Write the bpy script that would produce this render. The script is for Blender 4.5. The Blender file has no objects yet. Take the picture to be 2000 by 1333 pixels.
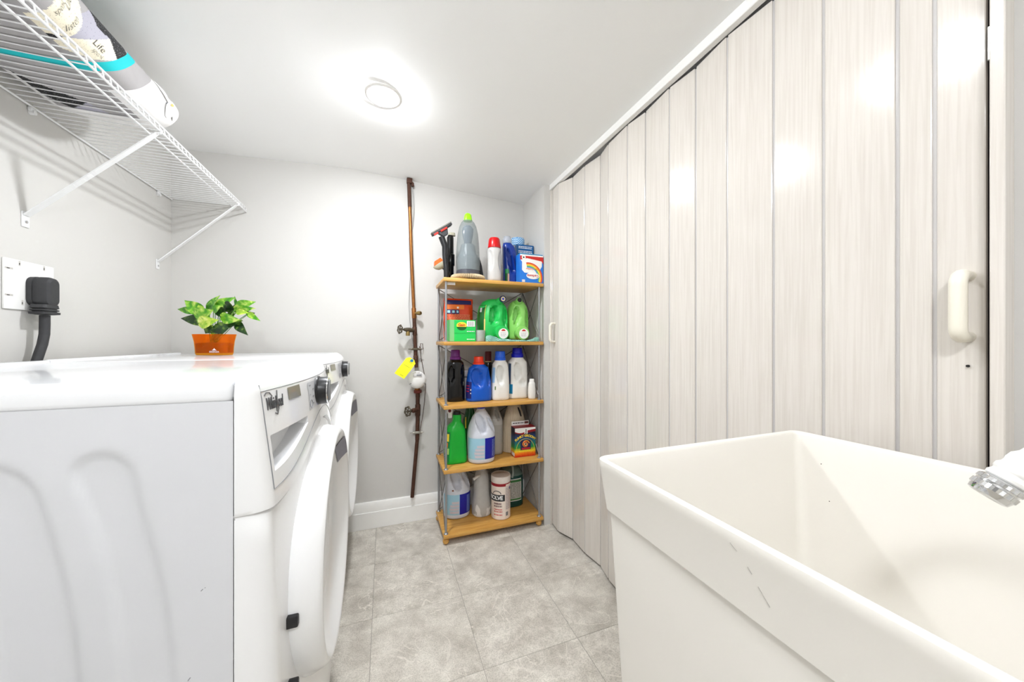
import bpy, bmesh, math, random
from mathutils import Vector, Matrix

random.seed(7)
S = bpy.context.scene
C = S.collection
PI = math.pi

# ------------------------------------------------------------------ camera, world, exposure
cam_d = bpy.data.cameras.new('camera')
cam_d.sensor_width = 36.0
cam_d.lens = 36.0 * 674.0 / 2000.0
cam_d.clip_start = 0.01
cam = bpy.data.objects.new('camera', cam_d)
C.objects.link(cam)
cam.location = (0.0, 0.0, 1.06)
cam.rotation_euler = (PI / 2, 0.0, math.radians(-20.24))
S.camera = cam
wd = bpy.data.worlds.new('world')
S.world = wd
wd.use_nodes = True
wd.node_tree.nodes['Background'].inputs[0].default_value = (0.9, 0.92, 1.0, 1)
wd.node_tree.nodes['Background'].inputs[1].default_value = 0.02
S.view_settings.view_transform = 'Standard'
S.view_settings.look = 'None'
S.view_settings.gamma = 1.0
S.view_settings.use_curve_mapping = False
S.view_settings.exposure = 2.58
LAMP_STRENGTH = (104.0, 27.0, 19.5)
LAMP_DEPTH = (0.021, 0.042, 0.085)
LAMP_SIZE = (1.0, 1.0, 2.4)
LAMP_SPOTS = [(-0.005, 1.43), (0.09, 0.52), (-0.22, -0.55)]

# ------------------------------------------------------------------ room numbers (metres)
XL, YB, XR, XD = -0.961, 2.117, 0.860, 0.900     # left wall, back wall, stub wall, door line
YF = -1.30                                        # wall behind the camera
YSTUB, YJAMB = 1.797, 0.247

# ------------------------------------------------------------------ materials
MATS = {}
def srgb(r, g, b):
    f = lambda c: (c / 255.0) / 12.92 if c <= 10 else (((c / 255.0) + 0.055) / 1.055) ** 2.4
    return (f(r), f(g), f(b))

def mat(name, col, rough=0.5, metal=0.0, var=0.04, scale=40.0, bump=0.0, bscale=300.0, trans=0.0, alpha=1.0, coat=0.0, ior=1.45, emit=None, estr=0.0, sss=0.0):
    if name in MATS: return MATS[name]
    m = bpy.data.materials.new(name); m.use_nodes = True
    nt = m.node_tree; n = nt.nodes; l = nt.links
    b = n['Principled BSDF']
    b.inputs['Roughness'].default_value = rough
    b.inputs['Metallic'].default_value = metal
    b.inputs['IOR'].default_value = ior
    b.inputs['Transmission Weight'].default_value = trans
    b.inputs['Alpha'].default_value = alpha
    b.inputs['Coat Weight'].default_value = coat
    if sss:
        b.inputs['Subsurface Weight'].default_value = sss
        b.inputs['Subsurface Radius'].default_value = (0.02, 0.02, 0.02)
        b.inputs['Subsurface Scale'].default_value = 0.5
    if emit:
        b.inputs['Emission Color'].default_value = (*emit, 1)
        b.inputs['Emission Strength'].default_value = estr
    tc = n.new('ShaderNodeTexCoord')
    nz = n.new('ShaderNodeTexNoise'); nz.inputs['Scale'].default_value = scale; nz.inputs['Detail'].default_value = 4
    l.new(tc.outputs['Object'], nz.inputs['Vector'])
    mx = n.new('ShaderNodeMix'); mx.data_type = 'RGBA'
    mx.inputs['A'].default_value = (*[c * (1 - var) for c in col], 1)
    mx.inputs['B'].default_value = (*[min(1, c * (1 + var)) for c in col], 1)
    l.new(nz.outputs['Fac'], mx.inputs['Factor'])
    l.new(mx.outputs['Result'], b.inputs['Base Color'])
    if bump:
        nb = n.new('ShaderNodeTexNoise'); nb.inputs['Scale'].default_value = bscale; nb.inputs['Detail'].default_value = 3
        l.new(tc.outputs['Object'], nb.inputs['Vector'])
        bp = n.new('ShaderNodeBump'); bp.inputs['Strength'].default_value = bump; bp.inputs['Distance'].default_value = 0.002
        l.new(nb.outputs['Fac'], bp.inputs['Height']); l.new(bp.outputs['Normal'], b.inputs['Normal'])
    MATS[name] = m
    return m

def clear_plastic(name, tint, fac, rough=0.12, tcol=None):
    """thin see-through plastic: mix of tinted transparency and a glossy skin"""
    if name in MATS: return MATS[name]
    m = bpy.data.materials.new(name); m.use_nodes = True
    nt = m.node_tree; n = nt.nodes; l = nt.links
    b = n['Principled BSDF']; out = n['Material Output']
    b.inputs['Base Color'].default_value = (*tint, 1); b.inputs['Roughness'].default_value = rough
    tr = n.new('ShaderNodeBsdfTransparent'); tr.inputs['Color'].default_value = (*(tcol or [0.5 + 0.5 * c for c in tint]), 1)
    tc = n.new('ShaderNodeTexCoord'); nz = n.new('ShaderNodeTexNoise'); nz.inputs['Scale'].default_value = 35
    l.new(tc.outputs['Object'], nz.inputs['Vector'])
    mr = n.new('ShaderNodeMapRange'); mr.inputs['To Min'].default_value = fac - 0.08; mr.inputs['To Max'].default_value = fac + 0.08
    l.new(nz.outputs['Fac'], mr.inputs['Value'])
    ms = n.new('ShaderNodeMixShader')
    l.new(mr.outputs['Result'], ms.inputs['Fac']); l.new(tr.outputs['BSDF'], ms.inputs[1]); l.new(b.outputs['BSDF'], ms.inputs[2])
    l.new(ms.outputs['Shader'], out.inputs['Surface'])
    MATS[name] = m
    return m

def ramp_node(n, stops):
    r = n.new('ShaderNodeValToRGB')
    e = r.color_ramp.elements
    while len(e) < len(stops): e.new(0.5)
    for i, (p, c) in enumerate(stops):
        e[i].position = p; e[i].color = (*c, 1)
    return r

def mat_wood(name, c1, c2, rough=0.4, axis='x', sc=1.0):
    if name in MATS: return MATS[name]
    m = bpy.data.materials.new(name); m.use_nodes = True
    nt = m.node_tree; n = nt.nodes; l = nt.links; b = n['Principled BSDF']
    b.inputs['Roughness'].default_value = rough
    ge = n.new('ShaderNodeNewGeometry'); mp = n.new('ShaderNodeMapping')
    mp.inputs['Scale'].default_value = {'x': (4 * sc, 60 * sc, 60 * sc), 'z': (110 * sc, 110 * sc, 3.2 * sc)}[axis]
    oi = n.new('ShaderNodeObjectInfo'); ad = n.new('ShaderNodeVectorMath'); ad.operation = 'ADD'
    ml = n.new('ShaderNodeMath'); ml.operation = 'MULTIPLY'; ml.inputs[1].default_value = 7.0
    l.new(oi.outputs['Random'], ml.inputs[0]); l.new(ge.outputs['Position'], ad.inputs[0]); l.new(ml.outputs[0], ad.inputs[1])
    l.new(ad.outputs[0], mp.inputs['Vector'])
    nz = n.new('ShaderNodeTexNoise'); nz.inputs['Scale'].default_value = 1.6; nz.inputs['Detail'].default_value = 6; nz.inputs['Distortion'].default_value = 0.6
    l.new(mp.outputs[0], nz.inputs['Vector'])
    r = ramp_node(n, [(0.3, c2), (0.62, c1)])
    l.new(nz.outputs['Fac'], r.inputs[0]); l.new(r.outputs[0], b.inputs['Base Color'])
    bp = n.new('ShaderNodeBump'); bp.inputs['Strength'].default_value = 0.06; bp.inputs['Distance'].default_value = 0.001
    l.new(nz.outputs['Fac'], bp.inputs['Height']); l.new(bp.outputs[0], b.inputs['Normal'])
    MATS[name] = m
    return m

def mat_tile(name):
    m = bpy.data.materials.new(name); m.use_nodes = True
    nt = m.node_tree; n = nt.nodes; l = nt.links; b = n['Principled BSDF']
    b.inputs['Roughness'].default_value = 0.42
    ge = n.new('ShaderNodeNewGeometry'); oi = n.new('ShaderNodeObjectInfo')
    ad = n.new('ShaderNodeVectorMath'); ad.operation = 'ADD'
    ml = n.new('ShaderNodeMath'); ml.operation = 'MULTIPLY'; ml.inputs[1].default_value = 23.0
    l.new(oi.outputs['Random'], ml.inputs[0]); l.new(ge.outputs['Position'], ad.inputs[0]); l.new(ml.outputs[0], ad.inputs[1])
    n1 = n.new('ShaderNodeTexNoise'); n1.inputs['Scale'].default_value = 9; n1.inputs['Detail'].default_value = 12; n1.inputs['Roughness'].default_value = 0.72
    l.new(ad.outputs[0], n1.inputs['Vector'])
    r1 = ramp_node(n, [(0.30, srgb(172, 165, 154)), (0.5, srgb(206, 200, 190)), (0.68, srgb(232, 227, 217))])
    l.new(n1.outputs['Fac'], r1.inputs[0])
    # fine grit
    n3 = n.new('ShaderNodeTexNoise'); n3.inputs['Scale'].default_value = 260; n3.inputs['Detail'].default_value = 3
    l.new(ad.outputs[0], n3.inputs['Vector'])
    r3 = ramp_node(n, [(0.36, (0.76, 0.76, 0.74)), (0.56, (1, 1, 1))])
    l.new(n3.outputs['Fac'], r3.inputs[0])
    mm = n.new('ShaderNodeMix'); mm.data_type = 'RGBA'; mm.blend_type = 'MULTIPLY'; mm.inputs['Factor'].default_value = 1
    l.new(r1.outputs[0], mm.inputs['A']); l.new(r3.outputs[0], mm.inputs['B'])
    # thin pale veins: ridges of a warped noise
    n2 = n.new('ShaderNodeTexNoise'); n2.inputs['Scale'].default_value = 5.5; n2.inputs['Detail'].default_value = 6; n2.inputs['Distortion'].default_value = 1.2
    l.new(ad.outputs[0], n2.inputs['Vector'])
    sb = n.new('ShaderNodeMath'); sb.operation = 'SUBTRACT'; sb.inputs[1].default_value = 0.5
    ab = n.new('ShaderNodeMath'); ab.operation = 'ABSOLUTE'
    l.new(n2.outputs['Fac'], sb.inputs[0]); l.new(sb.outputs[0], ab.inputs[0])
    r2 = ramp_node(n, [(0.0, (0.95, 0.95, 0.95)), (0.011, (0, 0, 0))])
    l.new(ab.outputs[0], r2.inputs[0])
    n4 = n.new('ShaderNodeTexNoise'); n4.inputs['Scale'].default_value = 4
    l.new(ad.outputs[0], n4.inputs['Vector'])
    mk = n.new('ShaderNodeMath'); mk.operation = 'MULTIPLY'
    r4 = ramp_node(n, [(0.42, (0, 0, 0)), (0.6, (1, 1, 1))])
    l.new(n4.outputs['Fac'], r4.inputs[0]); l.new(r2.outputs[0], mk.inputs[0]); l.new(r4.outputs[0], mk.inputs[1])
    mv = n.new('ShaderNodeMix'); mv.data_type = 'RGBA'
    mv.inputs['B'].default_value = (*srgb(228, 222, 212), 1)
    l.new(mk.outputs[0], mv.inputs['Factor']); l.new(mm.outputs['Result'], mv.inputs['A'])
    l.new(mv.outputs['Result'], b.inputs['Base Color'])
    bp = n.new('ShaderNodeBump'); bp.inputs['Strength'].default_value = 0.15; bp.inputs['Distance'].default_value = 0.001
    l.new(n3.outputs['Fac'], bp.inputs['Height']); l.new(bp.outputs[0], b.inputs['Normal'])
    return m

def mat_speckle(name, base, dots, scale=220.0, thr=0.62, rough=0.85):
    """fabric print: small speckles of a second colour"""
    if name in MATS: return MATS[name]
    m = bpy.data.materials.new(name); m.use_nodes = True
    nt = m.node_tree; n = nt.nodes; l = nt.links; b = n['Principled BSDF']
    b.inputs['Roughness'].default_value = rough
    tc = n.new('ShaderNodeTexCoord'); nz = n.new('ShaderNodeTexNoise'); nz.inputs['Scale'].default_value = scale; nz.inputs['Detail'].default_value = 5
    l.new(tc.outputs['Object'], nz.inputs['Vector'])
    r = ramp_node(n, [(thr - 0.03, base), (thr + 0.03, dots)])
    l.new(nz.outputs['Fac'], r.inputs[0]); l.new(r.outputs[0], b.inputs['Base Color'])
    MATS[name] = m
    return m

M_WALL = mat('paint_grey', srgb(208, 206, 202), 0.55, var=0.012, scale=3, bump=0.08, bscale=90)
M_CEIL = mat('paint_ceiling', srgb(252, 252, 251), 0.6, var=0.008, scale=3, bump=0.05, bscale=60)
M_TRIM = mat('paint_trim', srgb(246, 245, 242), 0.35, var=0.02, scale=12)
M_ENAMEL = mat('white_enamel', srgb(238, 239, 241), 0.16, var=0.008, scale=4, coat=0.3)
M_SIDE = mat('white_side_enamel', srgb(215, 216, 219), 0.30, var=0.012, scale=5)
M_PLAST = mat('white_gloss_plastic', srgb(240, 240, 240), 0.18, var=0.008, scale=6, coat=0.2)
M_DOORW = mat_wood('whitewashed_panel', srgb(223, 217, 209), srgb(213, 206, 197), 0.12, axis='z')
M_HINGE = mat('hinge_vinyl', srgb(198, 195, 193), 0.3)
M_WOOD = mat_wood('honey_pine', srgb(214, 164, 84), srgb(190, 134, 58), 0.38, axis='x')
M_SINK = mat('cream_polypropylene', srgb(236, 232, 224), 0.38, var=0.012, scale=8, bump=0.04, bscale=160)
M_WIRE = mat('white_vinyl_wire', srgb(238, 238, 238), 0.35, var=0.01)
M_STEEL = mat('grey_steel_rod', srgb(160, 162, 165), 0.35, 0.7)
M_CHROME = mat('chrome', srgb(215, 216, 218), 0.1, 1.0, var=0.01)
M_BLACK = mat('black_plastic', srgb(28, 28, 30), 0.35, var=0.1)
M_RUBBER = mat('dark_grey_rubber', srgb(54, 54, 56), 0.6, var=0.15, scale=90)
M_DARK = mat('dark_gap', srgb(30, 28, 26), 0.8)
M_WHITE = mat('white_plastic', srgb(238, 237, 234), 0.35, var=0.01)
M_PRINTK = mat('black_print', srgb(40, 40, 44), 0.5)
M_PRINTG = mat('grey_print', srgb(130, 132, 136), 0.4)
M_PRINTW = mat('white_print', srgb(240, 240, 240), 0.5)
M_LOGO = mat('logo_metal', srgb(120, 120, 122), 0.22, 0.8)

# ------------------------------------------------------------------ mesh building
class MB:
    def __init__(s): s.v = []; s.f = []; s.mi = []; s.cur = 0
    def add(s, vs, fs):
        o = len(s.v)
        s.v.extend(tuple(v) for v in vs); s.f.extend([tuple(i + o for i in f) for f in fs]); s.mi.extend([s.cur] * len(fs))
        return s
    def box(s, lo, hi, r=0.0, seg=2):
        if r <= 0:
            (a, b, c), (d, e, f) = lo, hi
            return s.add([(a,b,c),(d,b,c),(d,e,c),(a,e,c),(a,b,f),(d,b,f),(d,e,f),(a,e,f)],
                         [(0,3,2,1),(4,5,6,7),(0,1,5,4),(1,2,6,5),(2,3,7,6),(3,0,4,7)])
        bm = bmesh.new(); bmesh.ops.create_cube(bm, size=1.0)
        for v in bm.verts:
            for k in range(3): v.co[k] = lo[k] if v.co[k] < 0 else hi[k]
        bmesh.ops.bevel(bm, geom=bm.edges[:], offset=r, segments=seg, profile=0.5, affect='EDGES', clamp_overlap=True)
        bm.verts.index_update()
        s.add([v.co[:] for v in bm.verts], [[v.index for v in f.verts] for f in bm.faces]); bm.free()
        return s
    def tube(s, pts, r, n=8, caps=True, closed=False):
        pts = [Vector(p) for p in pts]; N = len(pts)
        rs = r if isinstance(r, (list, tuple)) else [r] * N
        vs = []; up = None
        for i, p in enumerate(pts):
            if closed: t = pts[(i + 1) % N] - pts[i - 1]
            else: t = pts[min(i + 1, N - 1)] - pts[max(i - 1, 0)]
            t.normalize()
            if up is None:
                up = Vector((0, 0, 1)) if abs(t.z) < 0.9 else Vector((1, 0, 0))
            a = up - t * up.dot(t)
            if a.length < 1e-6: a = t.orthogonal()
            a.normalize(); b = t.cross(a); up = a
            for k in range(n):
                th = 2 * PI * k / n
                vs.append(p + (a * math.cos(th) + b * math.sin(th)) * rs[i])
        fs = []
        for i in range(N if closed else N - 1):
            j = (i + 1) % N
            for k in range(n):
                fs.append((i*n+k, i*n+(k+1) % n, j*n+(k+1) % n, j*n+k))
        if caps and not closed:
            fs.append(tuple(range(n - 1, -1, -1))); fs.append(tuple((N - 1) * n + k for k in range(n)))
        return s.add(vs, fs)
    def rings(s, rings, cap0=True, cap1=True, wrap=True):
        n = len(rings[0]); vs = [p for r in rings for p in r]; fs = []
        for i in range(len(rings) - 1):
            for k in range(n if wrap else n - 1):
                fs.append((i*n+k, i*n+(k+1) % n, (i+1)*n+(k+1) % n, (i+1)*n+k))
        if cap0: fs.append(tuple(range(n - 1, -1, -1)))
        if cap1: fs.append(tuple((len(rings) - 1) * n + k for k in range(n)))
        return s.add(vs, fs)
    def lathe(s, prof, n=32, c=(0, 0, 0), axis='z', cap0=True, cap1=True):
        R = []
        for r, h in prof:
            ring = []
            for k in range(n):
                t = 2 * PI * k / n
                if axis == 'z': ring.append((c[0] + r*math.cos(t), c[1] + r*math.sin(t), c[2] + h))
                elif axis == 'x': ring.append((c[0] + h, c[1] + r*math.cos(t), c[2] + r*math.sin(t)))
                else: ring.append((c[0] + r*math.sin(t), c[1] + h, c[2] + r*math.cos(t)))
            R.append(ring)
        return s.rings(R, cap0, cap1)
    def grid(s, rows):
        return s.rings(rows, False, False, wrap=False)
    def prism(s, poly, axis, a, b):
        """poly: 2-D outline; extruded along axis from a to b"""
        n = len(poly)
        def P(q, h):
            return {'x': (h, q[0], q[1]), 'y': (q[0], h, q[1]), 'z': (q[0], q[1], h)}[axis]
        vs = [P(q, a) for q in poly] + [P(q, b) for q in poly]
        fs = [tuple(range(n - 1, -1, -1)), tuple(range(n, 2 * n))]
        for k in range(n): fs.append((k, (k + 1) % n, n + (k + 1) % n, n + k))
        return s.add(vs, fs)
    def xf(s, mtx):
        s.v = [tuple(mtx @ Vector(v)) for v in s.v]
        return s

ORG = {}
def origin(o): return ORG.get(o.name, Vector((0, 0, 0)))

def obj(name, mb, m, parent=None, local=False, smooth=True, angle=38, fixn=True):
    me = bpy.data.meshes.new(name)
    off = origin(parent) if (parent is not None and not local) else Vector((0, 0, 0))
    me.from_pydata([(v[0] - off.x, v[1] - off.y, v[2] - off.z) for v in mb.v], [], mb.f)
    ms = m if isinstance(m, (list, tuple)) else [m]
    for x in ms: me.materials.append(x)
    if len(ms) > 1: me.polygons.foreach_set('material_index', mb.mi)
    me.update()
    if fixn:
        bm = bmesh.new(); bm.from_mesh(me); bmesh.ops.remove_doubles(bm, verts=bm.verts, dist=1e-6)
        bmesh.ops.recalc_face_normals(bm, faces=bm.faces); bm.to_mesh(me); bm.free()
    if smooth:
        me.polygons.foreach_set('use_smooth', [True] * len(me.polygons))
        me.set_sharp_from_angle(angle=math.radians(angle))
    o = bpy.data.objects.new(name, me); C.objects.link(o)
    if parent is not None:
        o.parent = parent; ORG[o.name] = origin(parent) if not local else Vector((0, 0, 0))
    return o

def tag(o, label=None, cat=None, group=None, kind=None):
    if label: o['label'] = label
    if cat: o['category'] = cat
    if group: o['group'] = group
    if kind: o['kind'] = kind
    return o

def thing(name, loc, label, cat, group=None, rotz=0.0):
    o = bpy.data.objects.new(name, None); C.objects.link(o)
    o.empty_display_size = 0.05
    o.location = loc; o.rotation_euler = (0, 0, rotz); ORG[o.name] = Vector(loc)
    return tag(o, label, cat, group)

def struct(name, mb, m, parent=None, **k):
    o = obj(name, mb, m, parent, **k)
    if parent is None: tag(o, kind='structure')
    return o

def copy_tree(o, parent=None, shift=None):
    c = o.copy(); C.objects.link(c)
    if parent is not None: c.parent = parent
    if shift: c.location = Vector(o.location) + Vector(shift)
    for ch in o.children: copy_tree(ch, c)
    return c

def lerp(a, b, t): return a + (b - a) * t
def sm(a, b, x):
    t = max(0.0, min(1.0, (x - a) / (b - a))); return t * t * (3 - 2 * t)
def pl(x, pts):
    """piecewise-linear lookup"""
    if x <= pts[0][0]: return pts[0][1]
    for (a, u), (b, v) in zip(pts, pts[1:]):
        if x <= b: return lerp(u, v, (x - a) / (b - a))
    return pts[-1][1]

def text_mb(body, size, fn, extrude=0.0, shear=0.0, bold=0.0, align='CENTER', space=1.0):
    """letters as a mesh; fn maps (x, y, h) of the flat lettering to a point"""
    cu = bpy.data.curves.new('letters', 'FONT')
    cu.body = body; cu.size = size; cu.extrude = extrude; cu.shear = shear; cu.offset = bold
    cu.align_x = align; cu.align_y = 'CENTER'; cu.resolution_u = 3; cu.space_character = space
    to = bpy.data.objects.new('letters', cu)
    me = bpy.data.meshes.new_from_object(to)
    mb = MB(); mb.add([fn(v.co.x, v.co.y, v.co.z) for v in me.vertices], [tuple(p.vertices) for p in me.polygons])
    bpy.data.objects.remove(to); bpy.data.meshes.remove(me); bpy.data.curves.remove(cu)
    return mb

# ------------------------------------------------------------------ the room
fl = MB().box((XL - 0.1, YF - 0.1, -0.05), (1.6, YB + 0.1, -0.0012))
floor = struct('floor', fl, mat('grout', srgb(150, 145, 138), 0.8), smooth=False)
M_TILE = mat_tile('stone_tile')
T = 0.345
tile_me = None
for i in range(-3, 3):
    for j in range(-7, 3):
        x0 = 0.300 + i * T; y0 = 1.420 + j * T
        if x0 > 0.93 or y0 > YB or x0 + T < XL or y0 + T < YF: continue
        x1, y1 = min(x0 + T, 0.99), min(y0 + T, YB); x0c, y0c = max(x0, XL), max(y0, YF)
        g = 0.0007
        full = (x1 - x0c > T - 1e-4 and y1 - y0c > T - 1e-4)
        if full and tile_me is not None:
            o = bpy.data.objects.new('tile', tile_me); C.objects.link(o); o.parent = floor
        else:
            b = MB().box((g, g, -0.004), (x1 - x0c - g, y1 - y0c - g, 0.0), 0.0008, 1)
            o = obj('tile', b, M_TILE, floor, local=True, smooth=False)
            if full: tile_me = o.data
        o.location = (x0c, y0c, 0)

# ceiling: low, slightly sagging drywall
CZ = [(-1.1, 1.980), (-0.961, 1.986), (-0.6, 2.003), (-0.25, 2.020), (-0.139, 2.021), (0.0, 2.014), (0.86, 1.962), (1.2, 1.950)]
def ceil_z(x): return pl(x, CZ)
cm = MB()
xs = [-1.06] + [p[0] for p in CZ[1:-1]] + [1.0]
cm.prism([(x, ceil_z(x)) for x in xs] + [(1.0, 2.12), (-1.06, 2.12)], 'y', YF - 0.1, YB + 0.1)
struct('ceiling', cm, M_CEIL, angle=25)
struct('wall_left', MB().box((XL - 0.1, YF - 0.1, 0), (XL, YB + 0.1, 2.06)), M_WALL, smooth=False)
struct('wall_back', MB().box((XL, YB, 0), (XR + 0.2, YB + 0.1, 2.06)), M_WALL, smooth=False)
struct('wall_right', MB().box((XR, YSTUB, 0), (XR + 0.15, YB, 2.06)), M_WALL, smooth=False)
struct('wall_right_near', MB().box((0.925, YF - 0.1, 0), (1.05, YJAMB - 0.002, 2.06)), M_WALL, smooth=False)
struct('wall_front', MB().box((XL, YF - 0.1, 0), (1.0, YF, 2.06)), M_WALL, smooth=False)
# baseboard: tall flat board with a stepped cap
bb = MB().box((XL, YB - 0.012, 0), (XR, YB, 0.105)).box((XL, YB - 0.016, 0.0), (XR, YB, 0.092), 0.001, 1)
bb.prism([(YB - 0.012, 0.105), (YB - 0.012, 0.140), (YB - 0.008, 0.1475), (YB, 0.1475), (YB, 0.105)], 'x', XL, XR)
struct('baseboard_back', bb, M_TRIM)
bl = MB().box((XL, YF, 0), (XL + 0.014, YB - 0.016, 0.1475), 0.002, 1)
struct('baseboard_left', bl, M_TRIM)
# door head track and jambs
struct('trim_1', MB().box((0.893, YJAMB, 1.930), (0.915, YSTUB, 1.975), 0.002, 1), M_TRIM)
struct('trim_2', MB().box((0.893, YJAMB - 0.012, 0), (0.945, YJAMB + 0.003, 1.975), 0.0015, 1), M_DOORW)
struct('trim_3', MB().box((0.897, YSTUB - 0.012, 0), (0.945, YSTUB, 1.93), 0.0015, 1), M_DOORW)
# unseen recess wall behind the folding door, coloured dark as shade for the slits
struct('wall_closet', MB().box((1.45, YJAMB - 0.3, 0), (1.5, YB, 2.06)), mat('closet_shade', srgb(90, 84, 78), 0.9), smooth=False)

# ------------------------------------------------------------------ ceiling lights: two recessed, one unseen dome added for fill
lamp_names = ['round recessed ceiling light glowing white above the washing machines',
              'round recessed ceiling light just above the camera position',
              'wide dome fill light added out of view behind the camera position']  # third lamp added out of view to lift the ceiling and soften shadows
for (lx, ly), lab, pw_, dp_, k_ in zip(LAMP_SPOTS, lamp_names, LAMP_STRENGTH, LAMP_DEPTH, LAMP_SIZE):
    z = ceil_z(lx) + 0.001
    t = thing('ceiling_light', (lx, ly, z), lab, 'ceiling light', 'recessed ceiling lights')
    tr = MB().lathe([(0.050 * k_, -0.001), (0.050 * k_, -0.006), (0.060 * k_, -0.008), (0.068 * k_, -0.004), (0.069 * k_, 0.0)], 40, (lx, ly, z), cap0=False, cap1=False)
    obj('trim_ring', tr, M_TRIM, t)
    ds = MB().lathe([(0.0005, -dp_), (0.015 * k_, -0.97 * dp_), (0.030 * k_, -0.82 * dp_), (0.041 * k_, -0.6 * dp_), (0.0475 * k_, -0.31 * dp_), (0.0495 * k_, -0.002)], 32, (lx, ly, z), cap1=False)
    obj('diffuser', ds, mat('lamp_diffuser_%d' % pw_, (1, 1, 1), 0.4, emit=(0.955, 0.985, 1.025), estr=pw_), t)

# ------------------------------------------------------------------ front-load washing machines
Y0, W = 0.670, 0.686
Y1 = Y0 + W; YC = (Y0 + Y1) / 2
XS, XBK = -0.2257, -0.875        # side seam of the front, rear of the cabinet
ZT, ZS = 0.9995, 0.9660          # top, top of the side panel
RY = 0.028
XC = [(0.55, -0.165), (0.81, -0.178), (0.97, -0.197)]      # corner of the front, leaning back towards the top
XM = [(0.80, -0.146), (0.94, -0.154), (0.975, -0.159)]     # middle of the bowed front
def front_x(y, z=0.55): return pl(z, XC) + (pl(z, XM) - pl(z, XC)) * (1 - min(1.0, abs(y - YC) / (W / 2 - RY)) ** 2)
def z_arch(y):                    # lower edge of the fascia insert: arches over the door
    d = min(abs(y - YC) / 0.31, 1.0)
    return 0.806 + 0.086 * 0.5 * (1 + math.cos(PI * d))
def k_of(z): return pl(z, [(0.966, 1.0), (0.976, 0.97), (0.986, 0.86), (0.994, 0.68), (0.9985, 0.40), (0.9995, 0.0)])
def inset_of(z): return pl(z, [(0.974, 0.0), (0.986, 0.002), (0.994, 0.006), (0.9985, 0.012), (0.9995, 0.022)])
PULL0, PULL1 = 0.706, 0.868
plan = []                                           # (share of the corner turn, y)
for i in range(7):
    a = PI / 2 * i / 6; plan.append((math.sin(a), Y0 + RY * (1 - math.cos(a))))
ys = [PULL0] + [lerp(PULL0, PULL1, i / 10) for i in range(1, 11)] + [lerp(PULL1, Y1 - RY, i / 24) for i in range(1, 25)]
plan += [(1.0, y) for y in ys]
for i in range(1, 7):
    a = PI / 2 * (6 - i) / 6; plan.append((math.sin(a), Y1 - RY * (1 - math.cos(a))))
def fpt(f, py, z, out=0.0):
    y = YC + (py - YC) * (1 - inset_of(z) / (W / 2))
    return (XS + (front_x(py, z) - XS) * f * k_of(z) + out, y, z)
def on_front(y, z, out=0.0004): return fpt(1.0, y, z, out)

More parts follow.
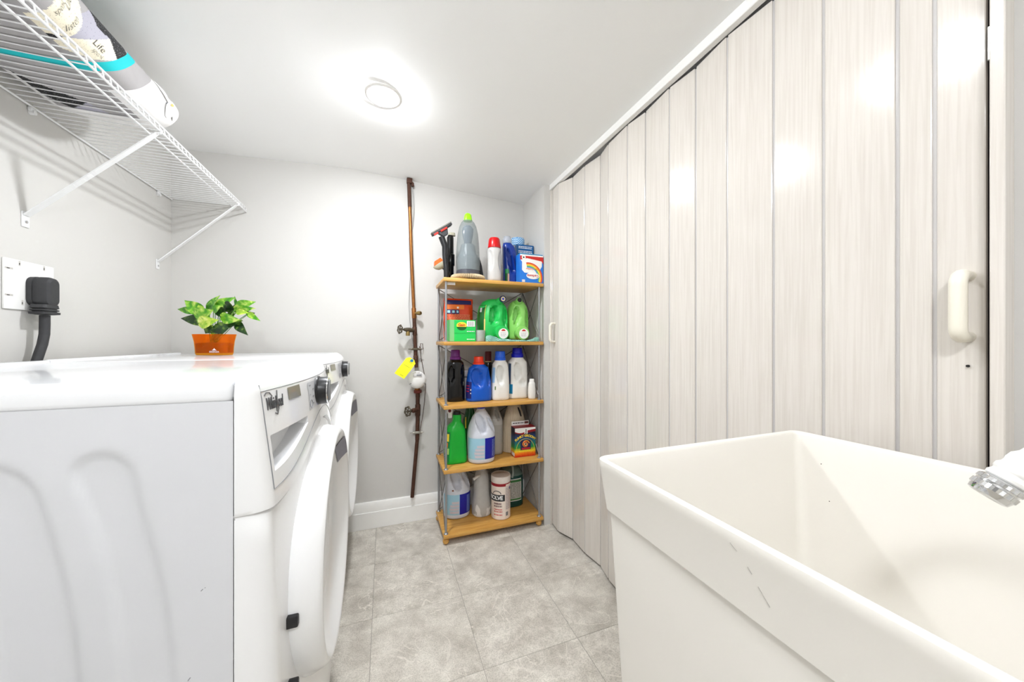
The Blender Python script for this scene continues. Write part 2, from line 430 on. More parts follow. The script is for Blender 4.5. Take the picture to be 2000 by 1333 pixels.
def build_washer():
    base = ((XBK - 0.15) / 2, YC, 0.0)
    t = thing('washing_machine', base, 'white front-loading washing machine nearest the camera with embossed side panel', 'washing machine', 'pair of white front-loading machines')
    # side panel with two stamped, sunken bands
    bands = [([(-0.42, 0.885), (-0.402, 0.822), (-0.384, 0.75), (-0.373, 0.686), (-0.365, 0.618), (-0.361, 0.561), (-0.359, 0.40), (-0.368, 0.15)],
              [(-0.35, 0.885), (-0.34, 0.826), (-0.326, 0.757), (-0.312, 0.686), (-0.302, 0.599), (-0.298, 0.539), (-0.296, 0.40), (-0.305, 0.15)]),
             ([(-0.545, 0.89), (-0.53, 0.853), (-0.515, 0.789), (-0.503, 0.726), (-0.492, 0.649), (-0.486, 0.576), (-0.484, 0.40), (-0.493, 0.15)],
              [(-0.470, 0.89), (-0.448, 0.853), (-0.433, 0.789), (-0.421, 0.726), (-0.41, 0.649), (-0.404, 0.576), (-0.402, 0.40), (-0.411, 0.15)]),
             ([(-0.70, 0.89), (-0.68, 0.80), (-0.66, 0.70), (-0.645, 0.60), (-0.64, 0.40), (-0.65, 0.15)],
              [(-0.625, 0.89), (-0.598, 0.80), (-0.578, 0.70), (-0.563, 0.60), (-0.558, 0.40), (-0.568, 0.15)])]
    bz = []
    for L, R in bands:
        bz.append((sorted((z, x) for x, z in L), sorted((z, x) for x, z in R)))
    def sunk(x, z):
        d = 0.0
        for L, R in bz:
            a = pl(z, L); b = pl(z, R); w = 0.010
            top = 0.898; r = 0.035
            e = min(x - a, b - x, top - z, z - 0.12)
            # round the upper corners
            if z > top - r:
                if x < a + r: e = min(e, r - math.hypot(a + r - x, z - (top - r)))
                if x > b - r: e = min(e, r - math.hypot(x - (b - r), z - (top - r)))
            d = max(d, 0.0052 * sm(-w * 0.5, w, e))
        return d
    cab = MB()
    nx, nz = 150, 150
    rows = []
    for j in range(nz + 1):
        z = lerp(0.03, ZS - 0.0015, j / nz)
        row = [(XBK, Y0 + 0.0015, z)]
        for i in range(nx + 1):
            x = lerp(XBK, XS - 0.0012, i / nx)
            row.append((x, Y0 + 0.0005 + sunk(x, z), z))
        rows.append(row)
    cab.grid(rows)
    cab.box((XBK, Y1 - 0.004, 0.03), (XS - 0.0012, Y1 - 0.0005, ZS - 0.0015))
    cab.box((XBK, Y0 + 0.0012, 0.03), (XBK + 0.003, Y1 - 0.001, ZS - 0.0015))
    cab.box((XBK, Y0 + 0.012, 0.03), (XS - 0.004, Y1 - 0.012, 0.04))
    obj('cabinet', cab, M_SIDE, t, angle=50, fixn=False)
    # two scuffs on the side panel
    # lid
    lid = MB().box((XBK - 0.004, Y0, ZS - 0.008), (XS - 0.0008, Y1, ZT), 0.013, 5)
    lo = obj('lid', lid, M_ENAMEL, t, angle=60)
    obj('rear_lip', MB().box((XBK - 0.018, Y0 + 0.006, ZS - 0.01), (XBK - 0.0005, Y1 - 0.006, 1.0065), 0.004, 2), M_ENAMEL, lo)
    # fascia (control panel housing)
    def rowz(fn): return [fpt(px, py, fn(py)) for px, py in plan]
    zb = lambda y: z_arch(y) - 0.028
    zr = lambda y: z_arch(y) + 0.028
    za = lambda y: max(0.896, zr(y) + 0.004)
    rowsf = [[(p[0] - 0.012 * (1 if p[0] > XS + 1e-4 else 0), p[1], p[2]) for p in rowz(lambda y: zb(y) - 0.001)], rowz(zb), rowz(lambda y: zb(y) + 0.006), rowz(z_arch), rowz(zr), rowz(za)]
    for q in (0.94, 0.955, 0.968, 0.976, 0.982, 0.988, 0.993, 0.997, 0.9992, 0.9995):
        rowsf.append(rowz(lambda y, q=q: max(q, za(y) + (q - 0.92) * 0.2) if q < 0.96 else q))
    n = len(plan); fa = MB(); vs = [p for r in rowsf for p in r]; fs = []
    c0 = 7; c1 = 7 + 10
    for i in range(len(rowsf) - 1):
        for k in range(n - 1):
            if i == 4 and c0 <= k < c1: continue            # opening of the drawer pull
            fs.append((i*n+k, i*n+k+1, (i+1)*n+k+1, (i+1)*n+k))
    fa.add(vs, fs)
    fas = obj('fascia', fa, M_PLAST, t, angle=60)
    # drawer pull: a pocket sunk into the fascia
    lowr = [rowsf[4][k] for k in range(c0, c1 + 1)]; upr = [rowsf[5][k] for k in range(c0, c1 + 1)]
    loop = lowr + upr[::-1]
    cy = sum(p[1] for p in loop) / len(loop); cz = sum(p[2] for p in loop) / len(loop)
    in1 = [(p[0] - 0.004, lerp(p[1], cy, 0.03), lerp(p[2], cz, 0.04)) for p in loop]
    in2 = [(p[0] - 0.030, lerp(p[1], cy, 0.10), lerp(p[2], cz, 0.05) + (0.004 if q < len(lowr) else 0)) for q, p in enumerate(loop)]
    pk = MB().rings([loop, in1, in2], cap0=False, cap1=True)
    dr = obj('dispenser_drawer', pk, mat('drawer_grey', srgb(222, 223, 225), 0.3), t, angle=30)
    # thin dark seams of the insert
    sy = Y0 + RY - 0.002
    seam = MB()
    pth = [on_front(sy, lerp(0.985, z_arch(sy), i / 8), 0.0002) for i in range(9)]
    pth += [on_front(y, z_arch(y), 0.0002) for y in [lerp(sy, Y1 - RY, i / 40) for i in range(1, 41)]]
    seam.tube(pth, 0.0007, 5)
    seam.tube([on_front(lerp(sy, Y1 - RY, i / 30), 0.9735, 0.0002) for i in range(31)], 0.0007, 5)
    obj('panel_seam', seam, M_PRINTG, fas)
    # lower front panel
    lp = MB(); R = []
    def lrow(fn, back=0.0):
        return [(fpt(f_, py, fn(py))[0] - (0.005 + back if f_ > 0.01 else 0), py, fn(py)) for f_, py in plan]
    R.append(lrow(lambda y: zb(y) + 0.002, 0.010)); R.append(lrow(lambda y: zb(y) - 0.0045, 0.006)); R.append(lrow(lambda y: zb(y) - 0.008))
    for z in (0.72, 0.6, 0.45, 0.3, 0.15): R.append(lrow(lambda y, z=z: z))
    R.append(lrow(lambda y: 0.035)); R.append(lrow(lambda y: 0.03, 0.01))
    lp.grid(R)
    obj('front_panel', lp, M_PLAST, t, angle=50)
    for fy in (Y0 + 0.05, Y1 - 0.05):
        for fx in (XBK + 0.06, XS - 0.06):
            obj('foot', MB().lathe([(0.020, 0.0), (0.022, 0.004), (0.018, 0.012), (0.010, 0.015), (0.010, 0.032)], 16, (fx, fy, 0.0)), M_RUBBER, t)
    # round door: raised ring around a deep dish
    zc = 0.560
    D = MB()
    prof = [(0.270, -0.190), (0.275, -0.172), (0.276, -0.160), (0.276, -0.147), (0.271, -0.132), (0.266, -0.120), (0.260, -0.1135), (0.255, -0.1122),
            (0.250, -0.1155), (0.242, -0.122), (0.225, -0.134), (0.205, -0.143), (0.18, -0.150), (0.12, -0.156), (0.05, -0.158), (0.0005, -0.158)]
    D.lathe(prof, 72, (0, YC, zc), 'x', cap0=True, cap1=True)
    door = obj('door', D, M_PLAST, t, angle=60)
    # grip slot: patch on the far upper inner slope, its shade put into the grey
    gp = MB()
    rows = []
    for rr, xx in ((0.251, -0.1135), (0.246, -0.1175), (0.230, -0.1290), (0.214, -0.138)):
        rows.append([(xx + 0.0012, YC + rr * math.cos(a), zc + rr * math.sin(a)) for a in [lerp(0.62, 1.05, i / 8) for i in range(9)]])
    gp.grid(rows)
    obj('grip_slot', gp, mat('grip_shade', srgb(140, 140, 152), 0.5), door)
    for hz in (0.545, 0.425):
        obj('hinge', MB().box((-0.185, 0.729, hz - 0.011), (-0.149, 0.742, hz + 0.011), 0.003, 2), M_BLACK, t)
    # program knob
    ky, kz = 0.965, 0.938
    kx = on_front(ky, kz)[0]
    kn = MB().lathe([(0.036, -0.001), (0.0355, 0.002), (0.0335, 0.004), (0.033, 0.019), (0.0322, 0.0215), (0.030, 0.022)], 36, (kx, ky, kz), 'x')
    ko = obj('program_knob', kn, M_BLACK, t)
    cap = MB().lathe([(0.0318, 0.0215), (0.0312, 0.0240), (0.0285, 0.0245), (0.027, 0.0230), (0.0005, 0.0228)], 36, (kx, ky, kz), 'x')
    obj('knob_face', cap, M_CHROME, ko)
    bar = MB().box((kx + 0.0215, ky - 0.006, kz - 0.026), (kx + 0.0275, ky + 0.006, kz + 0.026), 0.003, 2)
    obj('knob_grip', bar, M_STEEL, ko)
    # display window
    def patch(y0, y1, z0, z1, out, ny=10, nz=4):
        g = MB(); g.grid([[on_front(lerp(y0, y1, i / ny), lerp(z0, z1, j / nz), out) for i in range(ny + 1)] for j in range(nz + 1)]); return g
    obj('display', patch(0.782, 0.838, 0.945, 0.969, 0.0012), mat('display_glass', srgb(150, 146, 128), 0.12, coat=0.5), t)
    obj('button_plate', patch(0.885, 0.945, 0.905, 0.966, 0.0007), mat('button_plate', srgb(214, 215, 218), 0.25), t)
    # marks around the knob
    mk = MB()
    for i, (yy, zz, ww) in enumerate(((0.893, 0.957, 0.012), (0.913, 0.947, 0.012), (0.911, 0.931, 0.011), (0.910, 0.915, 0.010), (0.893, 0.937, 0.003))):
        mk.grid([[on_front(yy + ww * i2 / 3, zz + 0.0022 * j, 0.0012) for i2 in range(4)] for j in range(2)])
    mk.tube([on_front(0.898 + 0.009 * math.cos(a), 0.917 + 0.009 * math.sin(a), 0.0012) for a in [2 * PI * i / 16 for i in range(16)]], 0.0005, 4, closed=True)
    obj('panel_marks', mk, M_PRINTG, t)
    # brand lettering in raised script
    lg = text_mb('Whirlpool', 0.0235, lambda x, y, h: on_front(0.731 + x * 0.60, 0.949 + y * 1.30, 0.0010 + h), extrude=0.0006, shear=0.35, bold=0.0001, space=0.90)
    obj('brand_lettering', lg, M_LOGO, t)
    sw = MB().tube([on_front(0.731 + a, 0.949 + b, 0.0012) for a, b in ((-0.028, 0.016), (-0.022, 0.021), (-0.012, 0.020), (-0.006, 0.013), (-0.012, 0.009))], 0.0009, 5)
    sw.tube([on_front(0.731 + a, 0.949 + b, 0.0012) for a, b in ((0.012, 0.021), (0.008, 0.005), (0.010, -0.012), (0.004, -0.022), (-0.002, -0.018))], 0.0009, 5)
    obj('brand_flourish', sw, M_LOGO, t)
    return t

washer = build_washer()
dryer = copy_tree(washer, None, (-0.018, W + 0.016, 0.0))
dryer.name = 'clothes_dryer'
dryer['label'] = 'white front-loading clothes dryer against the back wall carrying the potted plant'
dryer['category'] = 'dryer'
# scuffs on the near side panel only
for a, b in (((-0.268, 0.671), (-0.2655, 0.6735)), ((-0.263, 0.6745), (-0.2625, 0.6755)), ((-0.284, 0.537), (-0.281, 0.541))):
    obj('scuff', MB().tube([(a[0], Y0 + 0.0004, a[1]), (b[0], Y0 + 0.0004, b[1])], 0.0006, 5), M_PRINTG, washer)

# ------------------------------------------------------------------ folding accordion door
SEAM = [(0.905, 1.7755), (0.897, 1.698), (0.934, 1.6014), (0.929, 1.4788), (0.944, 1.3666), (0.924, 1.28), (0.914, 1.1408), (0.926, 1.05), (0.915, 0.9237), (0.926, 0.8256), (0.914, 0.7098), (0.925, 0.5914), (0.9155, 0.4808), (0.9265, 0.3667), (0.92, 0.3169), (0.921, 0.2577)]
acc = thing('accordion_door', (0.92, 1.02, 0.0), 'whitewashed wood-grain accordion folding door closing the right side of the room', 'folding door')
def door_panel(p, q, z0, z1, gap, th=0.007, bulge=0.0008):
    a = Vector((p[0], p[1])); b = Vector((q[0], q[1])); d = (b - a); L = d.length; d.normalize()
    nrm = Vector((-d.y, d.x))
    if nrm.x > 0: nrm = -nrm                       # towards the room
    mb = MB(); ring0 = []; ring1 = []
    n = 3; out = []
    for i in range(n + 1):
        s = [gap, gap + 0.0012, L - gap - 0.0012, L - gap][i]; e = min(i, n - i)
        off = bulge * (0.0 if e == 0 else 1.0)
        out.append(a + d * s + nrm * off)
    back = [a + d * (L - gap) - nrm * th, a + d * gap - nrm * th]
    poly = [(v.x, v.y) for v in out + back]
    mb.prism(poly, 'z', z0, z1)
    return mb
strips = []
for i in range(len(SEAM) - 1):
    p, q = SEAM[i], SEAM[i + 1]
    obj('door_panel', door_panel(p, q, 0.012, 1.927, 0.0032), M_DOORW, acc, smooth=False)
for i, p in enumerate(SEAM[1:-1]):
    # vinyl hinge strip in each seam
    a = Vector(SEAM[i]); b = Vector(p); c = Vector(SEAM[i + 2])
    d1 = (a - b).normalized(); d2 = (c - b).normalized()
    out = (d1 + d2); 
    h = MB()
    w = 0.0042
    pts = [b + d1 * w + Vector((0.0014, 0)), b + Vector((0.0016, 0)), b + d2 * w + Vector((0.0014, 0))]
    poly = [(v.x + 0.0006, v.y) for v in pts] + [(v.x + 0.004, v.y) for v in pts[::-1]]
    h.prism(poly, 'z', 0.014, 1.925)
    obj('hinge_strip', h, M_HINGE, acc)
p0 = SEAM[0]
obj('end_stile', MB().box((p0[0] - 0.004, p0[1] + 0.001, 0.012), (p0[0] + 0.012, YSTUB - 0.013, 1.927), 0.002, 1), M_DOORW, acc)
M_HANDLE = mat('ivory_handle', srgb(240, 234, 219), 0.3, var=0.01)
def pull_handle(x, y, z0, z1, stand, r, lab):
    h = MB(); pts = []
    c = 0.022
    pts.append((x + stand, y, z1 - 0.012)); pts.append((x + stand * 0.55, y, z1 - 0.011))
    for i in range(7):
        a = PI / 2 * i / 6
        pts.append((x + c * (1 - math.sin(a)) * 0.7, y, z1 - 0.012 - c * (1 - math.cos(a)) * 0.7))
    lowp = [(px, py, z0 + z1 - pz) for px, py, pz in pts[::-1]]
    h.tube(pts + lowp, [r * 0.85, r * 0.85] + [r] * (len(pts) - 2) + [r] * (len(lowp) - 2) + [r * 0.85, r * 0.85], 14)
    o = obj('pull_handle', h, M_HANDLE, acc, angle=70)
    o['label'] = lab
    return o
pull_handle(0.8850, 0.2790, 1.055, 1.181, 0.036, 0.0105, 'large ivory pull handle')
pull_handle(0.8700, 1.7420, 1.044, 1.170, 0.030, 0.0075, 'small ivory pull handle')
# latch plate high on the closing edge, screw hole under the handle
obj('latch_plate', MB().box((0.9105, 0.2510, 1.512), (0.9180, 0.2568, 1.566), 0.001, 1), M_CHROME, acc)
obj('screw_hole', MB().lathe([(0.0022, 0.0), (0.0022, 0.002)], 10, (0.9165, 0.2785, 1.018), 'x'), M_DARK, acc)

# ------------------------------------------------------------------ laundry tub
tub = thing('laundry_tub', (0.585, 0.205, 0.0), 'cream plastic laundry tub with deep drafted basin in front of the folding door', 'laundry sink')
TX0, TX1, TY0, TY1, TZ = 0.331, 0.842, -0.10, 0.497, 0.8665
def rrect(x0, x1, y0, y1, r, z, n=6):
    pts = []
    for cx, cy, a0 in ((x1 - r, y1 - r, 0), (x0 + r, y1 - r, PI / 2), (x0 + r, y0 + r, PI), (x1 - r, y0 + r, 3 * PI / 2)):
        for i in range(n + 1):
            a = a0 + PI / 2 * i / n
            pts.append((cx + r * math.cos(a), cy + r * math.sin(a), z))
    return pts
def flare(ring):      # the side by the door bows a little outwards
    return [(x + (0.016 * sm(0.5, 0.15, y) if x > 0.7 else 0.0), y, z) for x, y, z in ring]
def ins(d, z, r): return flare(rrect(TX0 + d, TX1 - d, TY0 + d, TY1 - d, r, z))
R = [ins(0.016, 0.7835, 0.012), ins(0.0125, 0.7825, 0.013), ins(0.0103, 0.7845, 0.014), ins(0.0098, 0.790, 0.014), ins(0.0065, 0.815, 0.015), ins(0.002, 0.852, 0.017), ins(0.0005, 0.860, 0.018), ins(0.0012, 0.8648, 0.018),
     ins(0.004, 0.8665, 0.017), ins(0.0085, 0.8665, 0.015), ins(0.0118, 0.8645, 0.013), ins(0.0135, 0.860, 0.012), ins(0.016, 0.83, 0.014), ins(0.040, 0.60, 0.022), ins(0.052, 0.53, 0.028), ins(0.062, 0.508, 0.03),
     ins(0.085, 0.500, 0.03), ins(0.20, 0.490, 0.03)]
tb = MB().rings(R, cap0=False, cap1=True)
basin = obj('basin', tb, M_SINK, tub, angle=40)
R = [ins(0.0145, 0.7845, 0.014), ins(0.0150, 0.775, 0.014), ins(0.026, 0.501, 0.02), ins(0.030, 0.45, 0.02), ins(0.06, 0.445, 0.02)]
obj('outer_skirt', MB().rings(R, cap0=False, cap1=True), M_SINK, tub, angle=40)
obj('drain', MB().lathe([(0.030, 0.0), (0.028, 0.004), (0.020, 0.004), (0.018, 0.0005), (0.0005, 0.0005)], 24, (0.585, 0.2, 0.4905)), M_CHROME, basin)
for lx in (TX0 + 0.085, TX1 - 0.085):
    for ly in (TY0 + 0.085, TY1 - 0.085):
        lg = MB().rings([rrect(lx - 0.018, lx + 0.018, ly - 0.018, ly + 0.018, 0.006, 0.0, 2), rrect(lx - 0.018, lx + 0.018, ly - 0.018, ly + 0.018, 0.006, 0.02, 2),
                         rrect(lx - 0.024, lx + 0.024, ly - 0.024, ly + 0.024, 0.008, 0.447, 2)])
        obj('leg', lg, M_SINK, tub)
# scrape marks on the apron, specks inside
mk = MB()
for pts in (((0.3326, 0.255, 0.853), (0.3331, 0.248, 0.848)), ((0.3343, 0.238, 0.838), (0.3348, 0.234, 0.833)), ((0.3362, 0.229, 0.824), (0.3376, 0.219, 0.811))):
    obj('scrape_mark', MB().tube(pts, 0.0004, 5), mat('scrape_grey', srgb(176, 172, 164), 0.7), basin)
for (y, z) in ((0.437, 0.812), (0.42, 0.745), (0.395, 0.70), (0.375, 0.665), (0.31, 0.80), (0.335, 0.685), (0.345, 0.63)):
    x = lerp(TX1 - 0.016, TX1 - 0.040, (0.83 - z) / 0.23) + 0.016 * sm(0.5, 0.15, y)
    obj('speck', MB().lathe([(0.0009, -0.0006), (0.0009, 0.0004)], 8, (x, y, z), 'x'), M_DARK, basin)

# ------------------------------------------------------------------ faucet on the near rim of the tub
fc = thing('faucet', (0.60, -0.080, TZ), 'chrome faucet with white ribbed swivel spray head over the laundry tub', 'faucet')
FT = Vector((0.607, 0.172, 0.893))               # outlet of the spray head
ax = Vector((-0.40, 0.42, -0.80)).normalized()   # points out of the head
obj('base_plate', MB().box((0.52, -0.0955, TZ), (0.68, -0.0845, TZ + 0.006), 0.002, 1).box((0.535, -0.10, TZ + 0.004), (0.665, -0.080, TZ + 0.028), 0.008, 3), M_CHROME, fc)
top = FT - ax * 0.060
sp = [(0.60, -0.088, TZ + 0.02), (0.60, -0.088, TZ + 0.07), (0.602, -0.080, TZ + 0.110), (0.612, -0.04, TZ + 0.128), (0.628, 0.04, TZ + 0.118), (0.638, 0.10, TZ + 0.103), tuple(top + Vector((0.004, -0.012, 0.004))), tuple(top)]
obj('spout', MB().tube(sp, 0.009, 14), M_CHROME, fc)
def along(prof, n=28):
    z = -ax; a = z.orthogonal().normalized(); b = z.cross(a)
    mb = MB(); R = []
    for r, h in prof:
        R.append([tuple(FT + z * h + (a * math.cos(2*PI*k/n) + b * math.sin(2*PI*k/n)) * (r(k, n) if callable(r) else r)) for k in range(n)])
    mb.rings(R); return mb
knurl = lambda base: (lambda k, n: base + (0.0006 if k % 2 else -0.0004))
head = along([(0.0005, 0.002), (0.010, 0.0015), (0.0128, 0.0), (0.0150, 0.001), (0.0162, 0.006), (knurl(0.0168), 0.007), (knurl(0.0168), 0.012), (0.0160, 0.0125), (0.0160, 0.0145), (knurl(0.0168), 0.015), (knurl(0.0166), 0.019), (0.0155, 0.0205), (0.0130, 0.022)], 40)
ho = obj('spray_head', head, M_CHROME, fc, angle=30)
col = along([(0.0128, 0.0215), (0.0150, 0.023), (0.0156, 0.026), (0.0140, 0.029), (0.0138, 0.031), (0.0152, 0.033), (0.0154, 0.037), (0.0134, 0.040), (0.0132, 0.043), (0.0140, 0.046), (0.0136, 0.052), (0.0105, 0.057), (0.0098, 0.062)])
obj('swivel_collar', col, M_WHITE, fc)
for hx in (0.545, 0.655):
    obj('handle', MB().lathe([(0.011, 0.0), (0.011, 0.018), (0.016, 0.024), (0.017, 0.036), (0.012, 0.042)], 12, (hx, -0.090, TZ + 0.026)), M_CHROME, fc)

# ------------------------------------------------------------------ wire wall shelf
sh = thing('wire_shelf', (XL, 1.25, 1.738), 'white vinyl-coated wire shelf mounted high along the left wall', 'wall shelf')
SY0, SY1 = 0.32, 2.113
for nm, x, z, r in (('rear_rail', -0.956, 1.7375, 0.003), ('middle_rail', -0.720, 1.7370, 0.003), ('front_rail', -0.6630, 1.7375, 0.003), ('lip_rail', -0.6590, 1.7160, 0.003)):
    obj(nm, MB().tube([(x, SY0, z), (x, SY1, z)], r, 8), M_WIRE, sh)
wm = None
nwire = int((SY1 - SY0 - 0.004) / 0.0256)
for i in range(nwire + 1):
    y = SY1 - 0.003 - i * 0.0256
    if wm is None:
        w = MB().tube([(0.005, 0, 0.0042), (0.29, 0, 0.0042), (0.2965, 0, 0.0036), (0.2985, 0, 0.000), (0.3025, 0, -0.0215)], 0.0017, 6)
        o = obj('deck_wire', w, M_WIRE, sh, local=True, angle=60); wm = o.data
    else:
        o = bpy.data.objects.new('deck_wire', wm); C.objects.link(o); o.parent = sh
    o.location = (0, y - 1.25, 0.0)
for by in (2.010, 1.400, 0.930):
    # diagonal support strut: folded steel with a foot plate on the wall
    a = Vector((XL + 0.004, by, 1.418)); b = Vector((-0.664, by - 0.01, 1.7075))
    d = (b - a).normalized(); up = Vector((0, 1, 0)); nrm = d.cross(up).normalized()
    mb = MB(); R = []
    for p, hw in ((a, 0.010), (a + d * 0.03, 0.0105), (b - d * 0.03, 0.0095), (b, 0.007)):
        R.append([tuple(p + up * u * hw + nrm * v * 0.0035) for u, v in ((-1, 0.2), (-0.6, 1), (0.6, 1), (1, 0.2), (0.9, -0.6), (-0.9, -0.6))])
    mb.rings(R)
    br = obj('support_bracket', mb, M_WIRE, sh, angle=25)
    obj('foot_plate', MB().box((XL + 0.0002, by - 0.011, 1.384), (XL + 0.003, by + 0.011, 1.428), 0.001, 1), M_WIRE, br)
    obj('screw', MB().lathe([(0.0045, 0.0), (0.0045, 0.002), (0.002, 0.003), (0.0005, 0.003)], 12, (XL + 0.003, by, 1.399), 'x'), M_CHROME, br)
    obj('hook', MB().tube([tuple(b), (-0.657, by - 0.01, 1.709), (-0.654, by - 0.01, 1.716), (-0.658, by - 0.01, 1.7215)], 0.0035, 6), M_WIRE, br)
for cy in (2.010, 1.415, 0.86):
    c = MB().box((XL + 0.0003, cy - 0.009, 1.722), (XL + 0.010, cy + 0.009, 1.7345), 0.003, 2).lathe([(0.006, 0), (0.006, 0.012)], 10, (XL + 0.0003, cy, 1.7200), 'x')
    obj('wall_clip', c, M_WIRE, sh)

# ------------------------------------------------------------------ rolled patchwork quilt on the wire shelf
QX0, QX1, QZ0, QZ1 = -0.948, -0.664, 1.7442, 1.898
QYA, QYB = 0.42, 1.625
qcx, qcz = (QX0 + QX1) / 2, (QZ0 + QZ1) / 2
SHEAR = 0.9                                        # the roll's folds lie slanted
QA, QB = 0.30, 1.502
def q_scale(q): return min(math.sqrt(max(0.0, 1 - (1 - min(1.0, (QB - q) / 0.105)) ** 2)), math.sqrt(max(0.0, 1 - (1 - min(1.0, (q - QA) / 0.10)) ** 2)))
def q_pt(q, t, out=0.0):
    s = q_scale(q); c, d = math.cos(t), math.sin(t); p = 2 / 3.0
    x = qcx + ((QX1 - QX0) / 2 + out) * math.copysign(abs(c) ** p, c) * (0.30 + 0.70 * s)
    z = qcz + ((QZ1 - QZ0) / 2 + out * 0.5) * math.copysign(abs(d) ** p, d) * s
    return (x, q + SHEAR * (z - QZ0), z)
def q_front(y, z, out=0.0012):
    q = y - SHEAR * (z - QZ0); s = max(0.05, q_scale(q))
    u = max(-1, min(1, (z - qcz) / ((QZ1 - QZ0) / 2 * s))); t = math.asin(math.copysign(abs(u) ** 1.5, u))
    p = q_pt(q, t, 0.0); return (p[0] + out, y, z)
# ring parameters spaced evenly along the section
tt = [2 * PI * k / 4000 for k in range(4001)]; acc_l = [0.0]
for a, b in zip(tt, tt[1:]):
    u, v = q_pt(1.0, a), q_pt(1.0, b); acc_l.append(acc_l[-1] + math.hypot(u[0] - v[0], u[2] - v[2]))
NQ = 220; QT = []; k = 0
for i in range(NQ):
    while acc_l[k] < acc_l[-1] * i / NQ: k += 1
    QT.append(tt[k])
marks = [QA + 0.0005, 0.86, 1.02, 1.163, 1.195, 1.268, 1.38, QB - 0.0005]; counts = [30, 70, 72, 8, 36, 30, 40]
qys = []
for (a, b), n_ in zip(zip(marks, marks[1:]), counts): qys += [lerp(a, b, i / n_) for i in range(n_)]
qys.append(marks[-1]); NY = len(qys) - 1
qr = [[q_pt(q, t) for t in QT] for q in qys]
def inpoly(p, poly):
    r = False
    for (a, b), (c, d) in zip(poly, poly[1:] + poly[:1]):
        if (b > p[1]) != (d > p[1]) and p[0] < (c - a) * (p[1] - b) / (d - b) + a: r = not r
    return r
CREAM1 = [(1.030, 1.90), (1.085, 1.90), (1.106, 1.811), (1.104, 1.763), (1.076, 1.744), (1.038, 1.75)]
BLACK1 = [(1.115, 1.90), (1.155, 1.90), (1.215, 1.864), (1.208, 1.838), (1.15, 1.835)]
CREAM2 = [(1.102, 1.76), (1.192, 1.838), (1.218, 1.802), (1.171, 1.764), (1.11, 1.744)]
BLACK2 = [(1.19, 1.842), (1.222, 1.90), (1.262, 1.90), (1.258, 1.845), (1.218, 1.806)]
BLACK3 = [(1.070, 1.744), (1.10, 1.760), (1.112, 1.744)]
UB1 = [(-0.90, 1.270), (-0.80, 1.350), (-0.86, 1.400), (-0.95, 1.310)]; UB2 = [(-0.955, 1.385), (-0.90, 1.415), (-0.885, 1.47), (-0.955, 1.47)]
UL1 = [(-0.86, 1.400), (-0.80, 1.350), (-0.775, 1.40), (-0.80, 1.45), (-0.90, 1.415)]; UW1 = [(-0.93, 1.11), (-0.93, 1.19), (-0.84, 1.18)]; UW2 = [(-0.88, 1.47), (-0.80, 1.44), (-0.76, 1.50), (-0.88, 1.50)]
def patch_id(x, y, z, under, q):
    if q > 1.268 and not (under and q < 1.40): return 'white'
    if 1.163 < q < 1.195: return 'teal'
    if under:
        p = (x, y)
        if inpoly(p, UB1) or inpoly(p, UB2): return 'black'
        if inpoly(p, UL1): return 'lavender'
        if inpoly(p, UW1) or inpoly(p, UW2): return 'white'
        return 'grey'
    p = (y, z)
    if x > -0.80:
        if inpoly(p, CREAM1) or inpoly(p, CREAM2): return 'cream'
        if inpoly(p, BLACK1) or inpoly(p, BLACK2) or inpoly(p, BLACK3): return 'black'
        if 1.03 < q < 1.115: return 'lavender'
    return 'grey'
quilt = thing('patchwork_quilt', (qcx, (QYA + QYB) / 2, QZ0), 'rolled patchwork quilt in grey, black, cream and teal on the wire shelf', 'quilt')
groups = {}
for i in range(NY):
    for k in range(NQ):
        k2 = (k + 1) % NQ
        a, b, c, d = qr[i][k], qr[i][k2], qr[i + 1][k2], qr[i + 1][k]
        cx = (a[0] + c[0]) / 2; cy = (a[1] + c[1]) / 2; cz = (a[2] + c[2]) / 2
        under = cz < QZ0 + 0.008 and cx < QX1 - 0.02
        groups.setdefault(patch_id(cx, cy, cz, under, (qys[i] + qys[i + 1]) / 2), []).append((i, k))
QM = {'grey': mat('quilt_grey', srgb(168, 165, 165), 0.9, var=0.08, scale=25, bump=0.2), 'white': mat('quilt_white', srgb(240, 238, 236), 0.85, var=0.03, scale=18, bump=0.15),
      'teal': mat('quilt_teal', srgb(24, 190, 196), 0.8, var=0.05), 'cream': mat_speckle('quilt_cream', srgb(238, 230, 208), srgb(206, 196, 172), 260, 0.62),
      'black': mat_speckle('quilt_black', srgb(34, 34, 36), srgb(150, 150, 150), 330, 0.64), 'lavender': mat_speckle('quilt_lavender', srgb(176, 174, 186), srgb(128, 126, 142), 300, 0.66)}
for key, cells in groups.items():
    left = set(cells)
    while left:                                    # one part for each connected piece of cloth
        seed = left.pop(); piece = [seed]; stack = [seed]
        while stack:
            i, k = stack.pop()
            for nb in ((i + 1, k), (i - 1, k), (i, (k + 1) % NQ), (i, (k - 1) % NQ)):
                if nb in left: left.remove(nb); piece.append(nb); stack.append(nb)
        mb = MB(); vid = {}
        for i, k in piece:
            f = []
            for ii, kk in ((i, k), (i, (k + 1) % NQ), (i + 1, (k + 1) % NQ), (i + 1, k)):
                if (ii, kk) not in vid: vid[(ii, kk)] = len(mb.v); mb.v.append(qr[ii][kk])
                f.append(vid[(ii, kk)])
            mb.f.append(tuple(f)); mb.mi.append(0)
        o = obj('quilt_patch', mb, QM[key], quilt, angle=70, fixn=False)
        o['label'] = key + ' quilt fabric'
